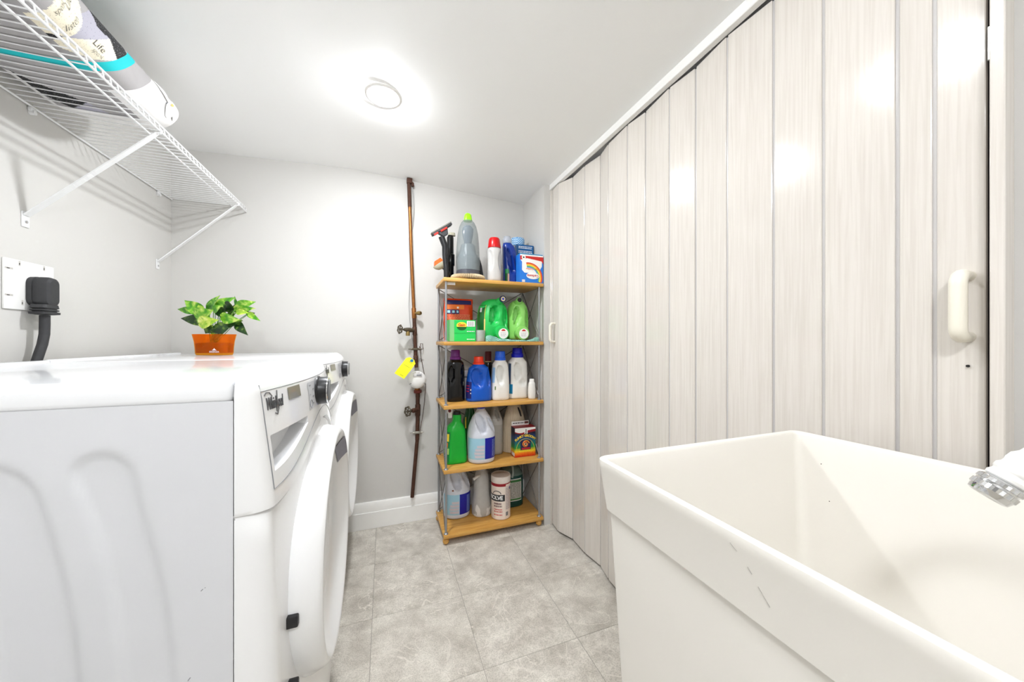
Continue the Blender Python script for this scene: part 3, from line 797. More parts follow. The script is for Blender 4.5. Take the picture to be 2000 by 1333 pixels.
# handwriting printed on the cream patches
for body, y, z, s, rot in (('Life', 1.158, 1.793, 0.024, 0.0), ('speak', 1.166, 1.778, 0.014, 0.0), ('Life', 1.066, 1.815, 0.020, 1.45), ('speak', 1.052, 1.79, 0.016, 1.45), ('listen', 1.088, 1.785, 0.018, 1.45)):
    cr, sr = math.cos(rot), math.sin(rot)
    t_ = text_mb(body, s, lambda x, yy, h, y=y, z=z, cr=cr, sr=sr: q_front(y + x * cr - yy * sr, z + x * sr + yy * cr), shear=0.4, bold=-0.0003)
    obj('printed_word', t_, M_PRINTK, quilt, smooth=False, fixn=False)
# white ribbon flower tied at the white end
FY, FZ = 1.452, 1.836
fc0 = Vector(q_front(FY, FZ, 0.003)); fo = None
for dy, dz, L_, wd_ in ((-0.80, 0.52, 0.070, 0.009), (-0.30, -0.95, 0.050, 0.019), (0.80, 0.25, 0.040, 0.014), (0.72, -0.65, 0.048, 0.018)):
    n_ = math.hypot(dy, dz); dy, dz = dy / n_, dz / n_; rows = []
    for i in range(9):
        u = i / 8; ww = wd_ * math.sin(PI * min(1, u * 0.88 + 0.07)) ** 0.7
        rows.append([q_front(FY + dy * L_ * u - dz * ww * v, FZ + dz * L_ * u + dy * ww * v, 0.0025 + 0.006 * math.sin(PI * u) * (1 - 0.6 * v * v)) for v in (-1, -0.6, -0.2, 0.2, 0.6, 1)])
    fo = obj('ribbon_petal', MB().grid(rows), mat('white_ribbon', srgb(246, 245, 243), 0.7), quilt, angle=60, fixn=False)
for dy, dz, L_ in ((-0.95, -0.3, 0.020), (0.35, -0.93, 0.030)):
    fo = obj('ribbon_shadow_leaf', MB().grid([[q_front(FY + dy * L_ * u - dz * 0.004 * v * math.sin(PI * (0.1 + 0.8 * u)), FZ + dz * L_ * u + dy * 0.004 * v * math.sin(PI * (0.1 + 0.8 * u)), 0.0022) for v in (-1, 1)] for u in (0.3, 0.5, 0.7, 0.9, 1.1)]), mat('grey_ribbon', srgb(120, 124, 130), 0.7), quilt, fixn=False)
obj('flower_centre', MB().lathe([(0.004, 0.0), (0.0045, 0.003), (0.002, 0.005), (0.0005, 0.0055)], 10, tuple(fc0 + Vector((0.004, 0, 0))), 'x'), mat('pale_yellow', srgb(236, 204, 120), 0.6), quilt)

# ------------------------------------------------------------------ wall outlet plate, plug and cord
op = thing('outlet_plate', (XL, 1.411, 1.147), 'white square outlet plate with slotted edges on the left wall', 'outlet plate')
pm = MB().box((XL + 0.0002, 1.336, 1.1475), (XL + 0.0055, 1.4855, 1.286), 0.0022, 2)
obj('plate', pm, M_WHITE, op)
for (y, z, dy, dz) in ((1.349, 1.2585, 0.011, 0.0026), (1.349, 1.1855, 0.011, 0.0026), (1.378, 1.2765, 0.003, 0.007), (1.452, 1.2765, 0.003, 0.007), (1.386, 1.168, 0.0028, 0.007), (1.452, 1.168, 0.0028, 0.007)):
    obj('slot', MB().box((XL + 0.0050, y - dy, z - dz), (XL + 0.0059, y + dy, z + dz), 0.0004, 1), mat('slot_shadow', srgb(196, 192, 186), 0.6), op)
    obj('slot_screw', MB().box((XL + 0.0050, y - dy * 0.6, z - dz * 0.6), (XL + 0.0063, y + dy * 0.1, z + dz * 0.2), 0.0003, 1), M_DARK, op)
pg = thing('power_cord', (-0.93, 1.415, 1.14), 'thick black power cord with a chunky angled plug in the wall outlet', 'power cord')
px0 = XL + 0.0058
def plug_ring(x, y0, y1, z0, z1, r): 
    return [(x, p[0], p[1]) for p in [(q[0], q[1]) for q in rrect(y0, y1, z0, z1, r, 0, 5)]]
def pr(dx, g, r): return plug_ring(px0 + dx, 1.394 + g, 1.442 - g, 1.160 + g, 1.246 - g, r - g)
R = [pr(0.0, 0.001, 0.020), pr(0.012, 0.0, 0.020), pr(0.0125, 0.002, 0.020), pr(0.020, 0.002, 0.020), pr(0.0205, 0.0, 0.020), pr(0.034, 0.0, 0.020), pr(0.041, 0.003, 0.020), pr(0.045, 0.010, 0.020)]
obj('plug', MB().rings(R), M_RUBBER, pg, angle=30)
nk = MB()
cxp, cyp = px0 + 0.024, 1.417
zz = [(1.160, 0.026, 0.020), (1.150, 0.029, 0.021), (1.1475, 0.024, 0.018), (1.1465, 0.024, 0.018), (1.145, 0.029, 0.021), (1.142, 0.029, 0.021), (1.1405, 0.024, 0.018), (1.1395, 0.024, 0.018), (1.138, 0.032, 0.022), (1.132, 0.031, 0.022), (1.130, 0.018, 0.015)]
zz = [(z + 0.006, a * 0.92, b * 0.85) for z, a, b in zz]
nk.rings([rrect(cxp - b, cxp + b, cyp - a, cyp + a, 0.008, z, 4) for z, a, b in zz])
obj('strain_relief', nk, M_RUBBER, pg, angle=25)
obj('cable', MB().tube([(cxp, cyp, 1.135), (cxp, cyp, 1.11), (cxp - 0.000, cyp - 0.001, 1.08), (cxp - 0.001, cyp - 0.006, 1.05), (cxp - 0.003, cyp - 0.018, 1.01), (cxp - 0.004, cyp - 0.032, 0.97), (cxp - 0.004, cyp - 0.05, 0.8), (cxp - 0.004, cyp - 0.05, 0.55)], 0.0105, 12), M_RUBBER, pg, angle=60)

# ------------------------------------------------------------------ storage rack
RX0, RX1, RY0, RY1 = 0.285, 0.852, 1.787, 2.078
BZ = [0.055, 0.390, 0.724, 1.057, 1.390]          # tops of the boards
rack = thing('storage_rack', (0.568, 1.932, 0.0), 'narrow five-tier rack of honey-coloured boards on grey steel rods in the corner', 'shelving unit')
for z in BZ:
    obj('shelf_board', MB().box((RX0, RY0, z - 0.020), (RX1, RY1, z), 0.004, 2), M_WOOD, rack)
PX = [(RX0 + 0.014, RY0 + 0.016), (RX1 - 0.022, RY0 + 0.016), (RX0 + 0.014, RY1 - 0.016), (RX1 - 0.022, RY1 - 0.016)]
for x, y in PX:
    obj('post', MB().tube([(x, y, 0.034), (x, y, BZ[4] - 0.019)], 0.0056, 10), M_STEEL, rack)
    for z in BZ[:4]:
        obj('collar', MB().lathe([(0.0115, 0.0), (0.0115, 0.003), (0.008, 0.006), (0.0058, 0.007)], 12, (x, y, z)), M_STEEL, rack)
    s = 0.0165
    obj('ball_foot', MB().lathe([(s * math.sin(PI * i / 10) + 0.0003, s - s * math.cos(PI * i / 10)) for i in range(11)], 16, (x, y + (0.004 if y < 1.9 else -0.004), 0.001)), M_WOOD, rack)
def brace(a, b):
    obj('brace_rod', MB().tube([a, b], 0.0024, 6), mat('brace_steel', srgb(112, 110, 108), 0.4, 0.6), rack)
for lo_, hi_ in zip(BZ, BZ[1:]):
    za, zb_ = lo_ + 0.006, hi_ - 0.022
    for x in (PX[0][0], PX[1][0]):
        o = 0.003 if x < 0.5 else -0.003
        brace((x - o, PX[0][1], za), (x - o, PX[2][1], zb_)); brace((x + o, PX[2][1], za), (x + o, PX[0][1], zb_))
    yb = PX[2][1]
    brace((PX[2][0], yb + 0.004, za), (PX[3][0], yb + 0.004, zb_)); brace((PX[2][0], yb + 0.009, zb_), (PX[3][0], yb + 0.009, za))
obj('price_strip', MB().box((0.306, RY0 + 0.030, BZ[4] - 0.034), (0.350, RY0 + 0.0305, BZ[4] - 0.0205)), M_WHITE, rack, smooth=False)

# ------------------------------------------------------------------ bottle building
def crom(p0, p1, p2, p3, t):
    return 0.5 * ((2 * p1) + (-p0 + p2) * t + (2 * p0 - 5 * p1 + 4 * p2 - p3) * t * t + (-p0 + 3 * p1 - 3 * p2 + p3) * t ** 3)
class Body:
    """soft container: superellipse sections (z, half-width, half-depth, exponent, centre-x)"""
    def __init__(s, secs, grips=(), N=56, dense=5, y0=0.0):
        s.secs = [tuple(q) + (0.0,) * (5 - len(q)) for q in secs]; s.grips = grips; s.N = N
        rows = []
        q = s.secs
        for i in range(len(q) - 1):
            for j in range(dense):
                t = j / dense
                zs = lerp(q[i][0], q[i + 1][0], t)
                if abs(q[i + 1][0] - q[i][0]) < 0.004: vals = [lerp(q[i][k], q[i + 1][k], t) for k in range(1, 5)]
                else: vals = [crom(q[max(i - 1, 0)][k], q[i][k], q[i + 1][k], q[min(i + 2, len(q) - 1)][k], t) for k in range(1, 5)]
                rows.append((zs, *vals))
        rows.append(q[-1]); s.rows = rows
    def at(s, z):
        r = s.rows
        for a, b in zip(r, r[1:]):
            if z <= b[0]:
                t = (z - a[0]) / max(1e-9, b[0] - a[0]); return [lerp(a[k], b[k], t) for k in range(1, 5)]
        return list(r[-1][1:])
    def pt(s, th, z, out=0.0):
        a, b, n, cx = s.at(z); c, q = math.cos(th), math.sin(th); e = 2.0 / max(n, 0.5)
        x = (a + out) * math.copysign(abs(c) ** e, c); y = (b + out) * math.copysign(abs(q) ** e, q)
        for gx, gz, rx, rz, dep, tilt in s.grips:
            u = (x + cx - gx) - tilt * (z - gz)
            m = sm(1.0, 0.62, (u / rx) ** 2 + ((z - gz) / rz) ** 2)
            y *= 1 - dep * m
        return (x + cx, y, z)
    def mesh(s):
        R = [[s.pt(2 * PI * k / s.N, r[0]) for k in range(s.N)] for r in s.rows]
        return MB().rings(R)
    def patch(s, t0, t1, z0, z1, out=0.0008, nt=14, nz=6):
        """sticker following the surface; angles in degrees, -90 faces the room"""
        t0, t1 = math.radians(t0), math.radians(t1)
        return MB().grid([[s.pt(lerp(t0, t1, i / nt), lerp(z0, z1, j / nz), out) for i in range(nt + 1)] for j in range(nz + 1)])
    def text(s, body, deg, z, size, out=0.0014, **k):
        a = s.at(z)[0]; t = math.radians(deg)
        return text_mb(body, size, lambda x, y, h: s.pt(t + x / a, z + y, out + h), **k)

def cap_mesh(r, h, z, cx=0.0, ribs=24, flange=0.0, flange_h=0.0, taper=0.94):
    mb = MB(); n = ribs * 2; R = []
    def ring(rr, zz, rib): return [(cx + (rr * (1 + (0.03 if (rib and k % 2) else 0))) * math.cos(2*PI*k/n), (rr * (1 + (0.03 if (rib and k % 2) else 0))) * math.sin(2*PI*k/n), zz) for k in range(n)]
    if flange:
        R += [ring(r + flange, z, False), ring(r + flange, z + flange_h, False), ring(r + 0.001, z + flange_h + 0.002, False)]
        z0 = z + flange_h + 0.0025
    else: z0 = z
    R += [ring(r, z0, True), ring(r * lerp(1, taper, 0.9), z + h - 0.004, True), ring(r * taper * 0.97, z + h - 0.001, False), ring(r * taper * 0.88, z + h, False), ring(r * 0.3, z + h, False)]
    return mb.rings(R)

def bottle(name, label, x, y, zi, secs, m, grips=(), cap=None, capm=None, cat='bottle', rotz=0.0, group=None, N=56):
    t = thing(name, (x, y, BZ[zi] + 0.0006), label, cat, group, rotz)
    B = Body(secs, grips, N)
    b = obj('body', B.mesh(), m, t, local=True, angle=60)
    if cap: obj('cap', cap_mesh(**cap), capm, t, local=True, angle=25)
    return t, B, b
def sticker(t, B, nm, t0, t1, z0, z1, m, out=0.0008):
    return obj(nm, B.patch(t0, t1, z0, z1, out), m, t, local=True, angle=70, fixn=False)
def slab(t, nm, lo, hi, m, r=0.0): return obj(nm, MB().box(lo, hi, r, 1), m, t, local=True, smooth=r > 0)
def flat_text(t, nm, body, size, x, y, z, m, rot=0.0, out=0.0006, **k):
    c, s_ = math.cos(rot), math.sin(rot)
    return obj(nm, text_mb(body, size, lambda a, b, h: (x + a * c - b * s_, y - out - h, z + a * s_ + b * c), **k), m, t, local=True, smooth=False, fixn=False)
def disc_y(cx, y, cz, rx, rz, n=28, rot=0.0):
    """flat printed oval facing the room"""
    mb = MB(); c, s_ = math.cos(rot), math.sin(rot)
    mb.add([(cx + rx*math.cos(a)*c - rz*math.sin(a)*s_, y, cz + rx*math.cos(a)*s_ + rz*math.sin(a)*c) for a in [2*PI*k/n for k in range(n)]], [tuple(range(n))])
    return mb
def poly_y(pts, y): return MB().add([(a, y, b) for a, b in pts], [tuple(range(len(pts)))])

P_GREEN = mat('green_hdpe', srgb(18, 178, 52), 0.3, var=0.03, sss=0.0)
P_GREEN2 = mat('bright_green_hdpe', srgb(36, 190, 86), 0.28, var=0.03)
P_LIME = mat('lime_hdpe', srgb(140, 208, 104), 0.28, var=0.03)
P_DKGREEN = mat('dark_green_label', srgb(14, 92, 34), 0.4)
P_BLUE = mat('royal_blue_hdpe', srgb(14, 84, 190), 0.25, var=0.03)
P_NAVY = mat('navy_blue_plastic', srgb(16, 52, 140), 0.25, var=0.04)
P_CAPB = mat('cap_blue', srgb(26, 92, 214), 0.35)
P_CAPDB = mat('cap_deep_blue', srgb(10, 20, 176), 0.35)
P_RED = mat('cap_red', srgb(196, 12, 18), 0.3)
P_ORED = mat('cap_orange_red', srgb(232, 58, 20), 0.35)
P_PURP = mat('cap_purple', srgb(104, 24, 112), 0.35)
P_MAROON = mat('cap_maroon', srgb(104, 10, 14), 0.4)
P_GLOSSK = mat('black_hdpe', srgb(14, 14, 16), 0.18, var=0.1)
P_WHITE = mat('white_hdpe', srgb(232, 231, 226), 0.35, var=0.015)
P_MILK = mat('milky_hdpe', srgb(214, 217, 226), 0.35, var=0.03)
P_GREYB = mat('pale_grey_hdpe', srgb(196, 194, 191), 0.4, var=0.02)
L_BLUE = mat('label_deep_blue', srgb(12, 18, 150), 0.3)
L_SKY = mat('label_sky', srgb(158, 202, 220), 0.35)
L_PALE = mat('label_pale', srgb(214, 212, 218), 0.4)
L_WHITE = mat('label_white', srgb(240, 238, 234), 0.4)
L_YEL = mat('label_yellow', srgb(246, 214, 60), 0.4)
L_RED = mat('label_red', srgb(200, 36, 30), 0.4)
L_ORANGE = mat('label_orange', srgb(232, 112, 26), 0.4)
L_TEAL = mat('label_teal', srgb(12, 122, 168), 0.35)

def text_lines(t, nm, x0, x1, zs, y, m, h=0.0022):
    """rows of print too small to read, each a thin printed bar broken into words"""
    mb = MB(); rnd = random.Random(int(x0 * 9999) + len(zs))
    for z in zs:
        x = x0
        while x < x1 - 0.004:
            w = min(rnd.uniform(0.005, 0.013), x1 - x); mb.add([(x, y, z), (x + w, y, z), (x + w, y, z + h), (x, y, z + h)], [(0, 1, 2, 3)]); x += w + 0.0025
    o = obj(nm, mb, m, t, local=True, smooth=False, fixn=False); o['kind'] = 'stuff'
    return o
def curved_lines(t, B, nm, d0, d1, zs, m, h=0.0025, out=0.0015):
    mb = MB(); rnd = random.Random(int(d0 * 7) + len(zs))
    for z in zs:
        d = d0
        while d < d1 - 2:
            w = min(rnd.uniform(4, 10), d1 - d); q = B.patch(d, d + w, z, z + h, out, 3, 1); mb.add(q.v, q.f); d += w + 2.5
    o = obj(nm, mb, m, t, local=True, smooth=False, fixn=False); o['kind'] = 'stuff'
    return o

# ---- top board --------------------------------------------------------------------------------
vt = thing('cleaner_tank', (0.431, 1.875, BZ[4] + 0.0006), 'tall clear grey cleaner tank with lime green top standing inside a coiled hose', 'cleaner tank')
M_TANK = clear_plastic('smoky_plastic', srgb(176, 184, 184), 0.26)
TB = Body([(0.055, 0.062, 0.060, 2.6), (0.075, 0.063, 0.061, 2.6), (0.14, 0.0625, 0.060, 2.5), (0.20, 0.0605, 0.057, 2.4), (0.26, 0.055, 0.052, 2.4), (0.30, 0.046, 0.044, 2.3), (0.322, 0.036, 0.035, 2.2), (0.334, 0.026, 0.026, 2)])
obj('tank_shell', TB.mesh(), M_TANK, vt, local=True, angle=60)
obj('tank_base', Body([(0.0, 0.057, 0.055, 2.6), (0.003, 0.060, 0.058, 2.6), (0.054, 0.0615, 0.0595, 2.6), (0.0548, 0.050, 0.05, 2.6)]).mesh(), mat('charcoal_plastic', srgb(70, 70, 78), 0.4), vt, local=True)
IB = Body([(0.057, 0.056, 0.054, 2.4), (0.09, 0.057, 0.055, 2.4), (0.13, 0.055, 0.053, 2.4), (0.152, 0.046, 0.045, 2.3), (0.175, 0.041, 0.040, 2.2), (0.20, 0.036, 0.036, 2.0), (0.205, 0.02, 0.02, 2.0)])
obj('inner_cup', IB.mesh(), mat('grey_blue_plastic', srgb(134, 142, 148), 0.35), vt, local=True)
obj('inner_duct', Body([(0.206, 0.020, 0.02, 2), (0.25, 0.028, 0.026, 2.2), (0.29, 0.030, 0.028, 2.2), (0.305, 0.018, 0.018, 2)]).mesh(), mat('duct_grey', srgb(110, 122, 138), 0.4), vt, local=True)
obj('lid_latch', Body([(0.331, 0.022, 0.020, 3.0), (0.345, 0.0215, 0.0195, 3.0), (0.366, 0.0175, 0.016, 2.8), (0.374, 0.011, 0.010, 2.4), (0.375, 0.004, 0.004, 2)]).mesh(), mat('lime_green_plastic', srgb(142, 222, 20), 0.3), vt, local=True)
slab(vt, 'side_rib', (0.054, -0.012, 0.06), (0.0655, 0.012, 0.135), mat('rib_grey', srgb(140, 146, 150), 0.4), 0.002)
hs = thing('cleaner_hose', (0.431, 1.875, BZ[4] + 0.0006), 'beige ribbed vacuum hose coiled round the foot of the clear tank', 'hose')
hm = MB(); ring = []
n = 120
pts = []; rr = []
for k in range(n):
    a = 2 * PI * k / n; pts.append((0.0815 * math.cos(a), 0.0795 * math.sin(a), 0.016)); rr.append(0.0145 if k % 2 else 0.0090)
hm.tube(pts, rr, 10, closed=True)
obj('ribbed_tube', hm, mat('hose_beige', srgb(186, 166, 132), 0.5), hs, local=True, angle=20)
obj('hose_tail', MB().tube([(0.086, 0.03, 0.02), (0.092, 0.050, 0.045), (0.086, 0.060, 0.10), (0.074, 0.070, 0.15)], 0.011, 10), M_RUBBER, hs, local=True)

# attachments hung over the left edge
ta = thing('upholstery_tool', (0.312, 1.855, BZ[4] + 0.0006), 'black upholstery tool with tilted red-striped squeegee head left of the clear tank', 'vacuum tool')
am = MB().tube([(-0.004, 0, 0.0), (-0.004, 0, 0.06), (-0.012, 0, 0.13), (-0.010, 0.0, 0.175), (-0.028, 0, 0.225)], [0.012, 0.014, 0.013, 0.016, 0.017], 14)
obj('neck', am, M_BLACK, ta, local=True)
rot = Matrix.Translation((-0.026, 0, 0.262)) @ Matrix.Rotation(-0.60, 4, 'Y')
obj('head', MB().box((-0.062, -0.018, -0.004), (0.062, 0.018, 0.006), 0.003, 2).prism([(-0.030, -0.003), (0.030, -0.003), (0.014, -0.034), (-0.014, -0.034)], 'y', -0.014, 0.014).xf(rot), M_RUBBER, ta, local=True)
obj('squeegee', MB().box((-0.062, -0.0195, 0.0062), (0.062, 0.016, 0.0125), 0.001, 1).xf(rot), mat('squeegee_grey', srgb(120, 118, 110), 0.5), ta, local=True)
for a, b in ((-0.056, -0.030), (-0.014, 0.026)):
    obj('red_insert', MB().box((a, -0.0192, -0.010), (b, -0.012, -0.001), 0.001, 1).xf(rot), mat('insert_red', srgb(214, 44, 34), 0.4), ta, local=True)
tb_ = thing('brush_tool', (0.353, 1.985, BZ[4] + 0.0006), 'black cleaning wand with orange brush and clear scoop hanging over the board edge', 'vacuum tool')
obj('wand', MB().tube([(0.0, 0, 0.0), (0.0, 0, 0.10), (0.002, 0, 0.105), (0.002, 0, 0.165), (0.0, 0, 0.17), (0.0, 0, 0.262), (0.003, 0, 0.275)], [0.020, 0.021, 0.024, 0.024, 0.020, 0.020, 0.014], 16), P_GLOSSK, tb_, local=True)
obj('arm', MB().tube([(-0.006, -0.01, 0.030), (-0.022, -0.055, 0.052), (-0.050, -0.065, 0.075), (-0.058, -0.066, 0.085)], [0.010, 0.010, 0.009, 0.008], 10), M_BLACK, tb_, local=True)
rot = Matrix.Translation((-0.066, -0.068, 0.094)) @ Matrix.Rotation(-0.62, 4, 'Y')
obj('scoop', MB().rings([[(0.044*math.cos(a)*s, 0.020*math.sin(a)*s, zz) for a in [2*PI*k/20 for k in range(20)]] for s, zz in ((1.0, 0.006), (1.02, 0.0), (0.9, -0.012), (0.6, -0.024), (0.2, -0.028))]).xf(rot), mat('scoop_grey', srgb(176, 172, 150), 0.25), tb_, local=True)
obj('brush_head', MB().prism([(-0.036, 0.007), (0.020, 0.007), (0.016, 0.026), (-0.022, 0.026)], 'y', -0.016, 0.016).xf(rot), mat('brush_orange', srgb(240, 98, 24), 0.45), tb_, local=True)
obj('end_cap', MB().rings([[(0.006 + 0.024*math.cos(a), 0.022*math.sin(a) + 0.004, 0.0) for a in []] or rrect(-0.014, 0.030, -0.016, 0.020, 0.015, 0.276, 4), rrect(-0.008, 0.028, -0.012, 0.016, 0.012, 0.292, 4)]), mat('beige_cap', srgb(170, 166, 146), 0.45), tb_, local=True)

t, B, b = bottle('detergent_bottle', 'pale grey bottle with waisted grips and a domed red cap on the top board', 0.575, 1.846, 4,
    [(0, 0.032, 0.028, 2.6), (0.004, 0.037, 0.033, 2.6), (0.06, 0.038, 0.034, 2.6), (0.12, 0.038, 0.034, 2.6), (0.16, 0.039, 0.035, 2.5), (0.18, 0.036, 0.033, 2.3), (0.190, 0.033, 0.031, 2)], P_GREYB,
    grips=((-0.034, 0.115, 0.020, 0.060, 0.45, 0.0), (0.034, 0.115, 0.020, 0.060, 0.45, 0.0)))
obj('cap', MB().lathe([(0.036, 0.188), (0.0365, 0.192), (0.034, 0.212), (0.031, 0.236), (0.026, 0.244), (0.012, 0.247)], 32), P_RED, t, local=True)

t, B, b = bottle('softener_bottle', 'leaning navy blue bottle with slanted grip and clear cap beside the red-capped bottle', 0.690, 1.902, 4,
    [(0, 0.050, 0.028, 3.0, 0.012), (0.004, 0.054, 0.031, 3.0, 0.012), (0.06, 0.053, 0.032, 2.8, 0.010), (0.13, 0.047, 0.032, 2.6, 0.002), (0.19, 0.040, 0.030, 2.5, -0.006), (0.222, 0.034, 0.028, 2.4, -0.012), (0.236, 0.026, 0.024, 2.2, -0.018), (0.240, 0.022, 0.022, 2, -0.019)], P_NAVY,
    grips=((-0.008, 0.135, 0.017, 0.075, 0.70, -0.22), (0.034, 0.10, 0.012, 0.08, 0.2, -0.3)))
obj('cap', MB().lathe([(0.025, 0.238), (0.027, 0.243), (0.027, 0.262), (0.022, 0.270), (0.020, 0.278), (0.010, 0.280)], 28, (-0.019, 0, 0)), clear_plastic('clear_cap', srgb(206, 212, 222), 0.5), t, local=True)
sticker(t, B, 'side_label', -150, -112, 0.012, 0.085, P_DKGREEN)
sticker(t, B, 'label_flash', -145, -118, 0.060, 0.085, mat('flash_green', srgb(40, 160, 90), 0.4), 0.0012)
sticker(t, B, 'label_picture', -124, -112, 0.012, 0.058, mat('flash_pink', srgb(214, 176, 160), 0.4), 0.0012)

gt = thing('glass_canister', (0.782, 2.022, BZ[4] + 0.0006), 'tall clear canister with blue gingham lid behind the boxes', 'canister')
obj('glass', MB().lathe([(0.038, 0.0), (0.041, 0.004), (0.041, 0.262), (0.039, 0.266)], 32, cap1=False), clear_plastic('clear_canister', srgb(214, 214, 208), 0.38), gt, local=True)
M_GING = None
def mat_gingham():
    m = bpy.data.materials.new('blue_gingham'); m.use_nodes = True; n = m.node_tree.nodes; l = m.node_tree.links
    ck = n.new('ShaderNodeTexChecker'); ck.inputs['Scale'].default_value = 150; tc = n.new('ShaderNodeTexCoord')
    ck.inputs['Color1'].default_value = (*srgb(60, 140, 200), 1); ck.inputs['Color2'].default_value = (*srgb(190, 216, 236), 1)
    l.new(tc.outputs['Object'], ck.inputs['Vector']); l.new(ck.outputs['Color'], n['Principled BSDF'].inputs['Base Color']); n['Principled BSDF'].inputs['Roughness'].default_value = 0.5
    return m
obj('lid', MB().lathe([(0.043, 0.262), (0.0445, 0.266), (0.0445, 0.304), (0.041, 0.311), (0.010, 0.312)], 32), mat_gingham(), gt, local=True)

t = thing('cardboard_box', (0.799, 1.952, BZ[4] + 0.0006), 'dark blue box with white printed lines behind the rainbow-printed box', 'box')
slab(t, 'carton', (-0.055, -0.018, 0.0), (0.055, 0.018, 0.252), mat('box_teal_blue', srgb(16, 88, 146), 0.4), 0.001)
text_lines(t, 'small_print', -0.044, 0.048, (0.238, 0.229, 0.211, 0.202), -0.0186, M_PRINTW, 0.004)
obj('print_arc', disc_y(0.0, -0.0187, 0.178, 0.035, 0.02), L_WHITE, t, local=True, smooth=False)

t = thing('dye_catcher_box', (0.7835, 1.832, BZ[4] + 0.0006), 'blue and white box with rainbow print standing upside down on the top board', 'box')
bx, bh = 0.0715, 0.160
slab(t, 'carton', (-bx, -0.032, 0.0), (bx, 0.032, bh), mat('box_bright_blue', srgb(36, 120, 214), 0.35), 0.001)
yf = -0.0327
slab(t, 'top_flap', (-bx, -0.034, bh), (bx - 0.004, 0.03, bh + 0.003), mat('flap_teal', srgb(60, 160, 200), 0.4))
obj('white_panel', poly_y([(-bx, bh - 0.002), (-bx, bh - 0.030), (-0.060, bh - 0.045), (-0.060, 0.070), (-0.045, 0.055), (0.020, 0.055), (0.045, 0.068), (0.062, 0.095), (0.064, bh - 0.030), (bx, bh - 0.034), (bx, bh - 0.002)], yf), L_WHITE, t, local=True, smooth=False)
obj('red_banner', poly_y([(-bx, bh - 0.010), (-bx, bh - 0.034), (-0.030, bh - 0.022), (0.06, bh - 0.034), (bx, bh - 0.05), (bx, bh - 0.010)], yf - 0.0002), L_RED, t, local=True, smooth=False)
obj('seal', disc_y(-0.050, yf - 0.0004, bh - 0.019, 0.012, 0.012), L_WHITE, t, local=True, smooth=False)
obj('seal_eye', disc_y(-0.050, yf - 0.0006, bh - 0.019, 0.005, 0.005), M_PRINTK, t, local=True, smooth=False)
for i, c in enumerate(((214, 60, 40), (240, 140, 40), (246, 210, 70), (120, 190, 80), (60, 140, 210))):
    r0 = 0.086 - i * 0.006; pts = []
    for k in range(15):
        a = lerp(-0.35, 1.75, k / 14); pts.append((-0.020 + r0 * math.cos(a), 0.030 + r0 * 0.98 * math.sin(a)))
    inner = [(-0.020 + (r0 - 0.006) * math.cos(a), 0.030 + (r0 - 0.006) * 0.98 * math.sin(a)) for a in [lerp(-0.35, 1.75, k / 14) for k in range(15)]]
    mb = MB(); mb.add([(max(-0.07, min(bx, a)), yf - 0.0006, max(0.004, b)) for a, b in pts + inner], [(k, k + 1, 15 + k + 1, 15 + k) for k in range(14)])
    obj('rainbow_stripe', mb, mat('rainbow_%d' % i, srgb(*c), 0.4), t, local=True, smooth=False, fixn=False)
obj('logo_oval', disc_y(0.006, yf - 0.0010, 0.040, 0.040, 0.019), L_WHITE, t, local=True, smooth=False)
flat_text(t, 'logo_lettering', 'Carbona', 0.020, 0.006, yf - 0.0012, 0.040, L_RED, rot=PI, bold=0.0004)
flat_text(t, 'name_lettering', 'Color Grabber', 0.0135, 0.004, yf - 0.0012, 0.078, L_ORANGE, rot=PI, bold=0.0002)
slab(t, 'small_sticker', (-0.060, yf - 0.001, 0.002), (-0.042, yf, 0.016), L_PALE)

# ---- second board -----------------------------------------------------------------------------
t = thing('detergent_pouch', (0.398, 1.975, BZ[3] + 0.0006), 'orange and red detergent pouch with navy zip band on the second board', 'pouch')
rows = []
for j in range(25):
    u = j / 24; z = 0.246 * u; hw = 0.080 + 0.006 * math.sin(PI * u) + (0.003 if u > 0.9 else 0); d = 0.040 * (1 - u) ** 0.6 + 0.0025
    rows.append([(hw * math.copysign(abs(math.cos(a)) ** 0.5, math.cos(a)) + 0.0015 * math.sin(9 * u + 3 * a), d * math.sin(a) * (1 + 0.08 * math.sin(7 * a + 5 * u)), z) for a in [2*PI*k/48 for k in range(48)]])
zz = lambda j: 0.246 * j / 24
pm_ = MB(); pm_.rings(rows, True, True)
pouch_rows = rows
def pouch_pt(x, z, out):
    u = z / 0.246; d = 0.040 * (1 - u) ** 0.6 + 0.0025
    hw = 0.080 + 0.006 * math.sin(PI * u); c = min(1.0, abs(x) / hw); s_ = math.sqrt(max(0.0, 1 - c ** 4))
    return (x, -d * s_ * 1.09 - out, z)
obj('film', pm_, mat('pouch_orange_red', srgb(214, 62, 18), 0.32, var=0.12, scale=14), t, local=True, angle=60)
def pouch_patch(nm, x0, x1, z0, z1, m, out=0.0015):
    obj(nm, MB().grid([[pouch_pt(lerp(x0, x1, i / 10), lerp(z0, z1, j / 5), out) for i in range(11)] for j in range(6)]), m, t, local=True, fixn=False)
pouch_patch('zip_band', -0.078, 0.074, 0.212, 0.236, mat('pouch_navy', srgb(22, 30, 92), 0.35))
pouch_patch('orange_glow', -0.074, 0.030, 0.183, 0.209, L_ORANGE, 0.0012)
for a, b in ((-0.072, -0.046), (-0.044, -0.022), (-0.020, 0.000)): pouch_patch('picture_box', a, b, 0.157, 0.181, mat('pouch_navy', (0, 0, 0)), 0.0022)
for a, b in ((-0.067, -0.052), (-0.040, -0.026), (-0.015, -0.005)): pouch_patch('picture_figure', a, b, 0.162, 0.176, L_SKY, 0.0032)
pouch_patch('star_mark', -0.012, -0.002, 0.188, 0.198, L_WHITE, 0.0025)
mb = MB(); rnd = random.Random(3)
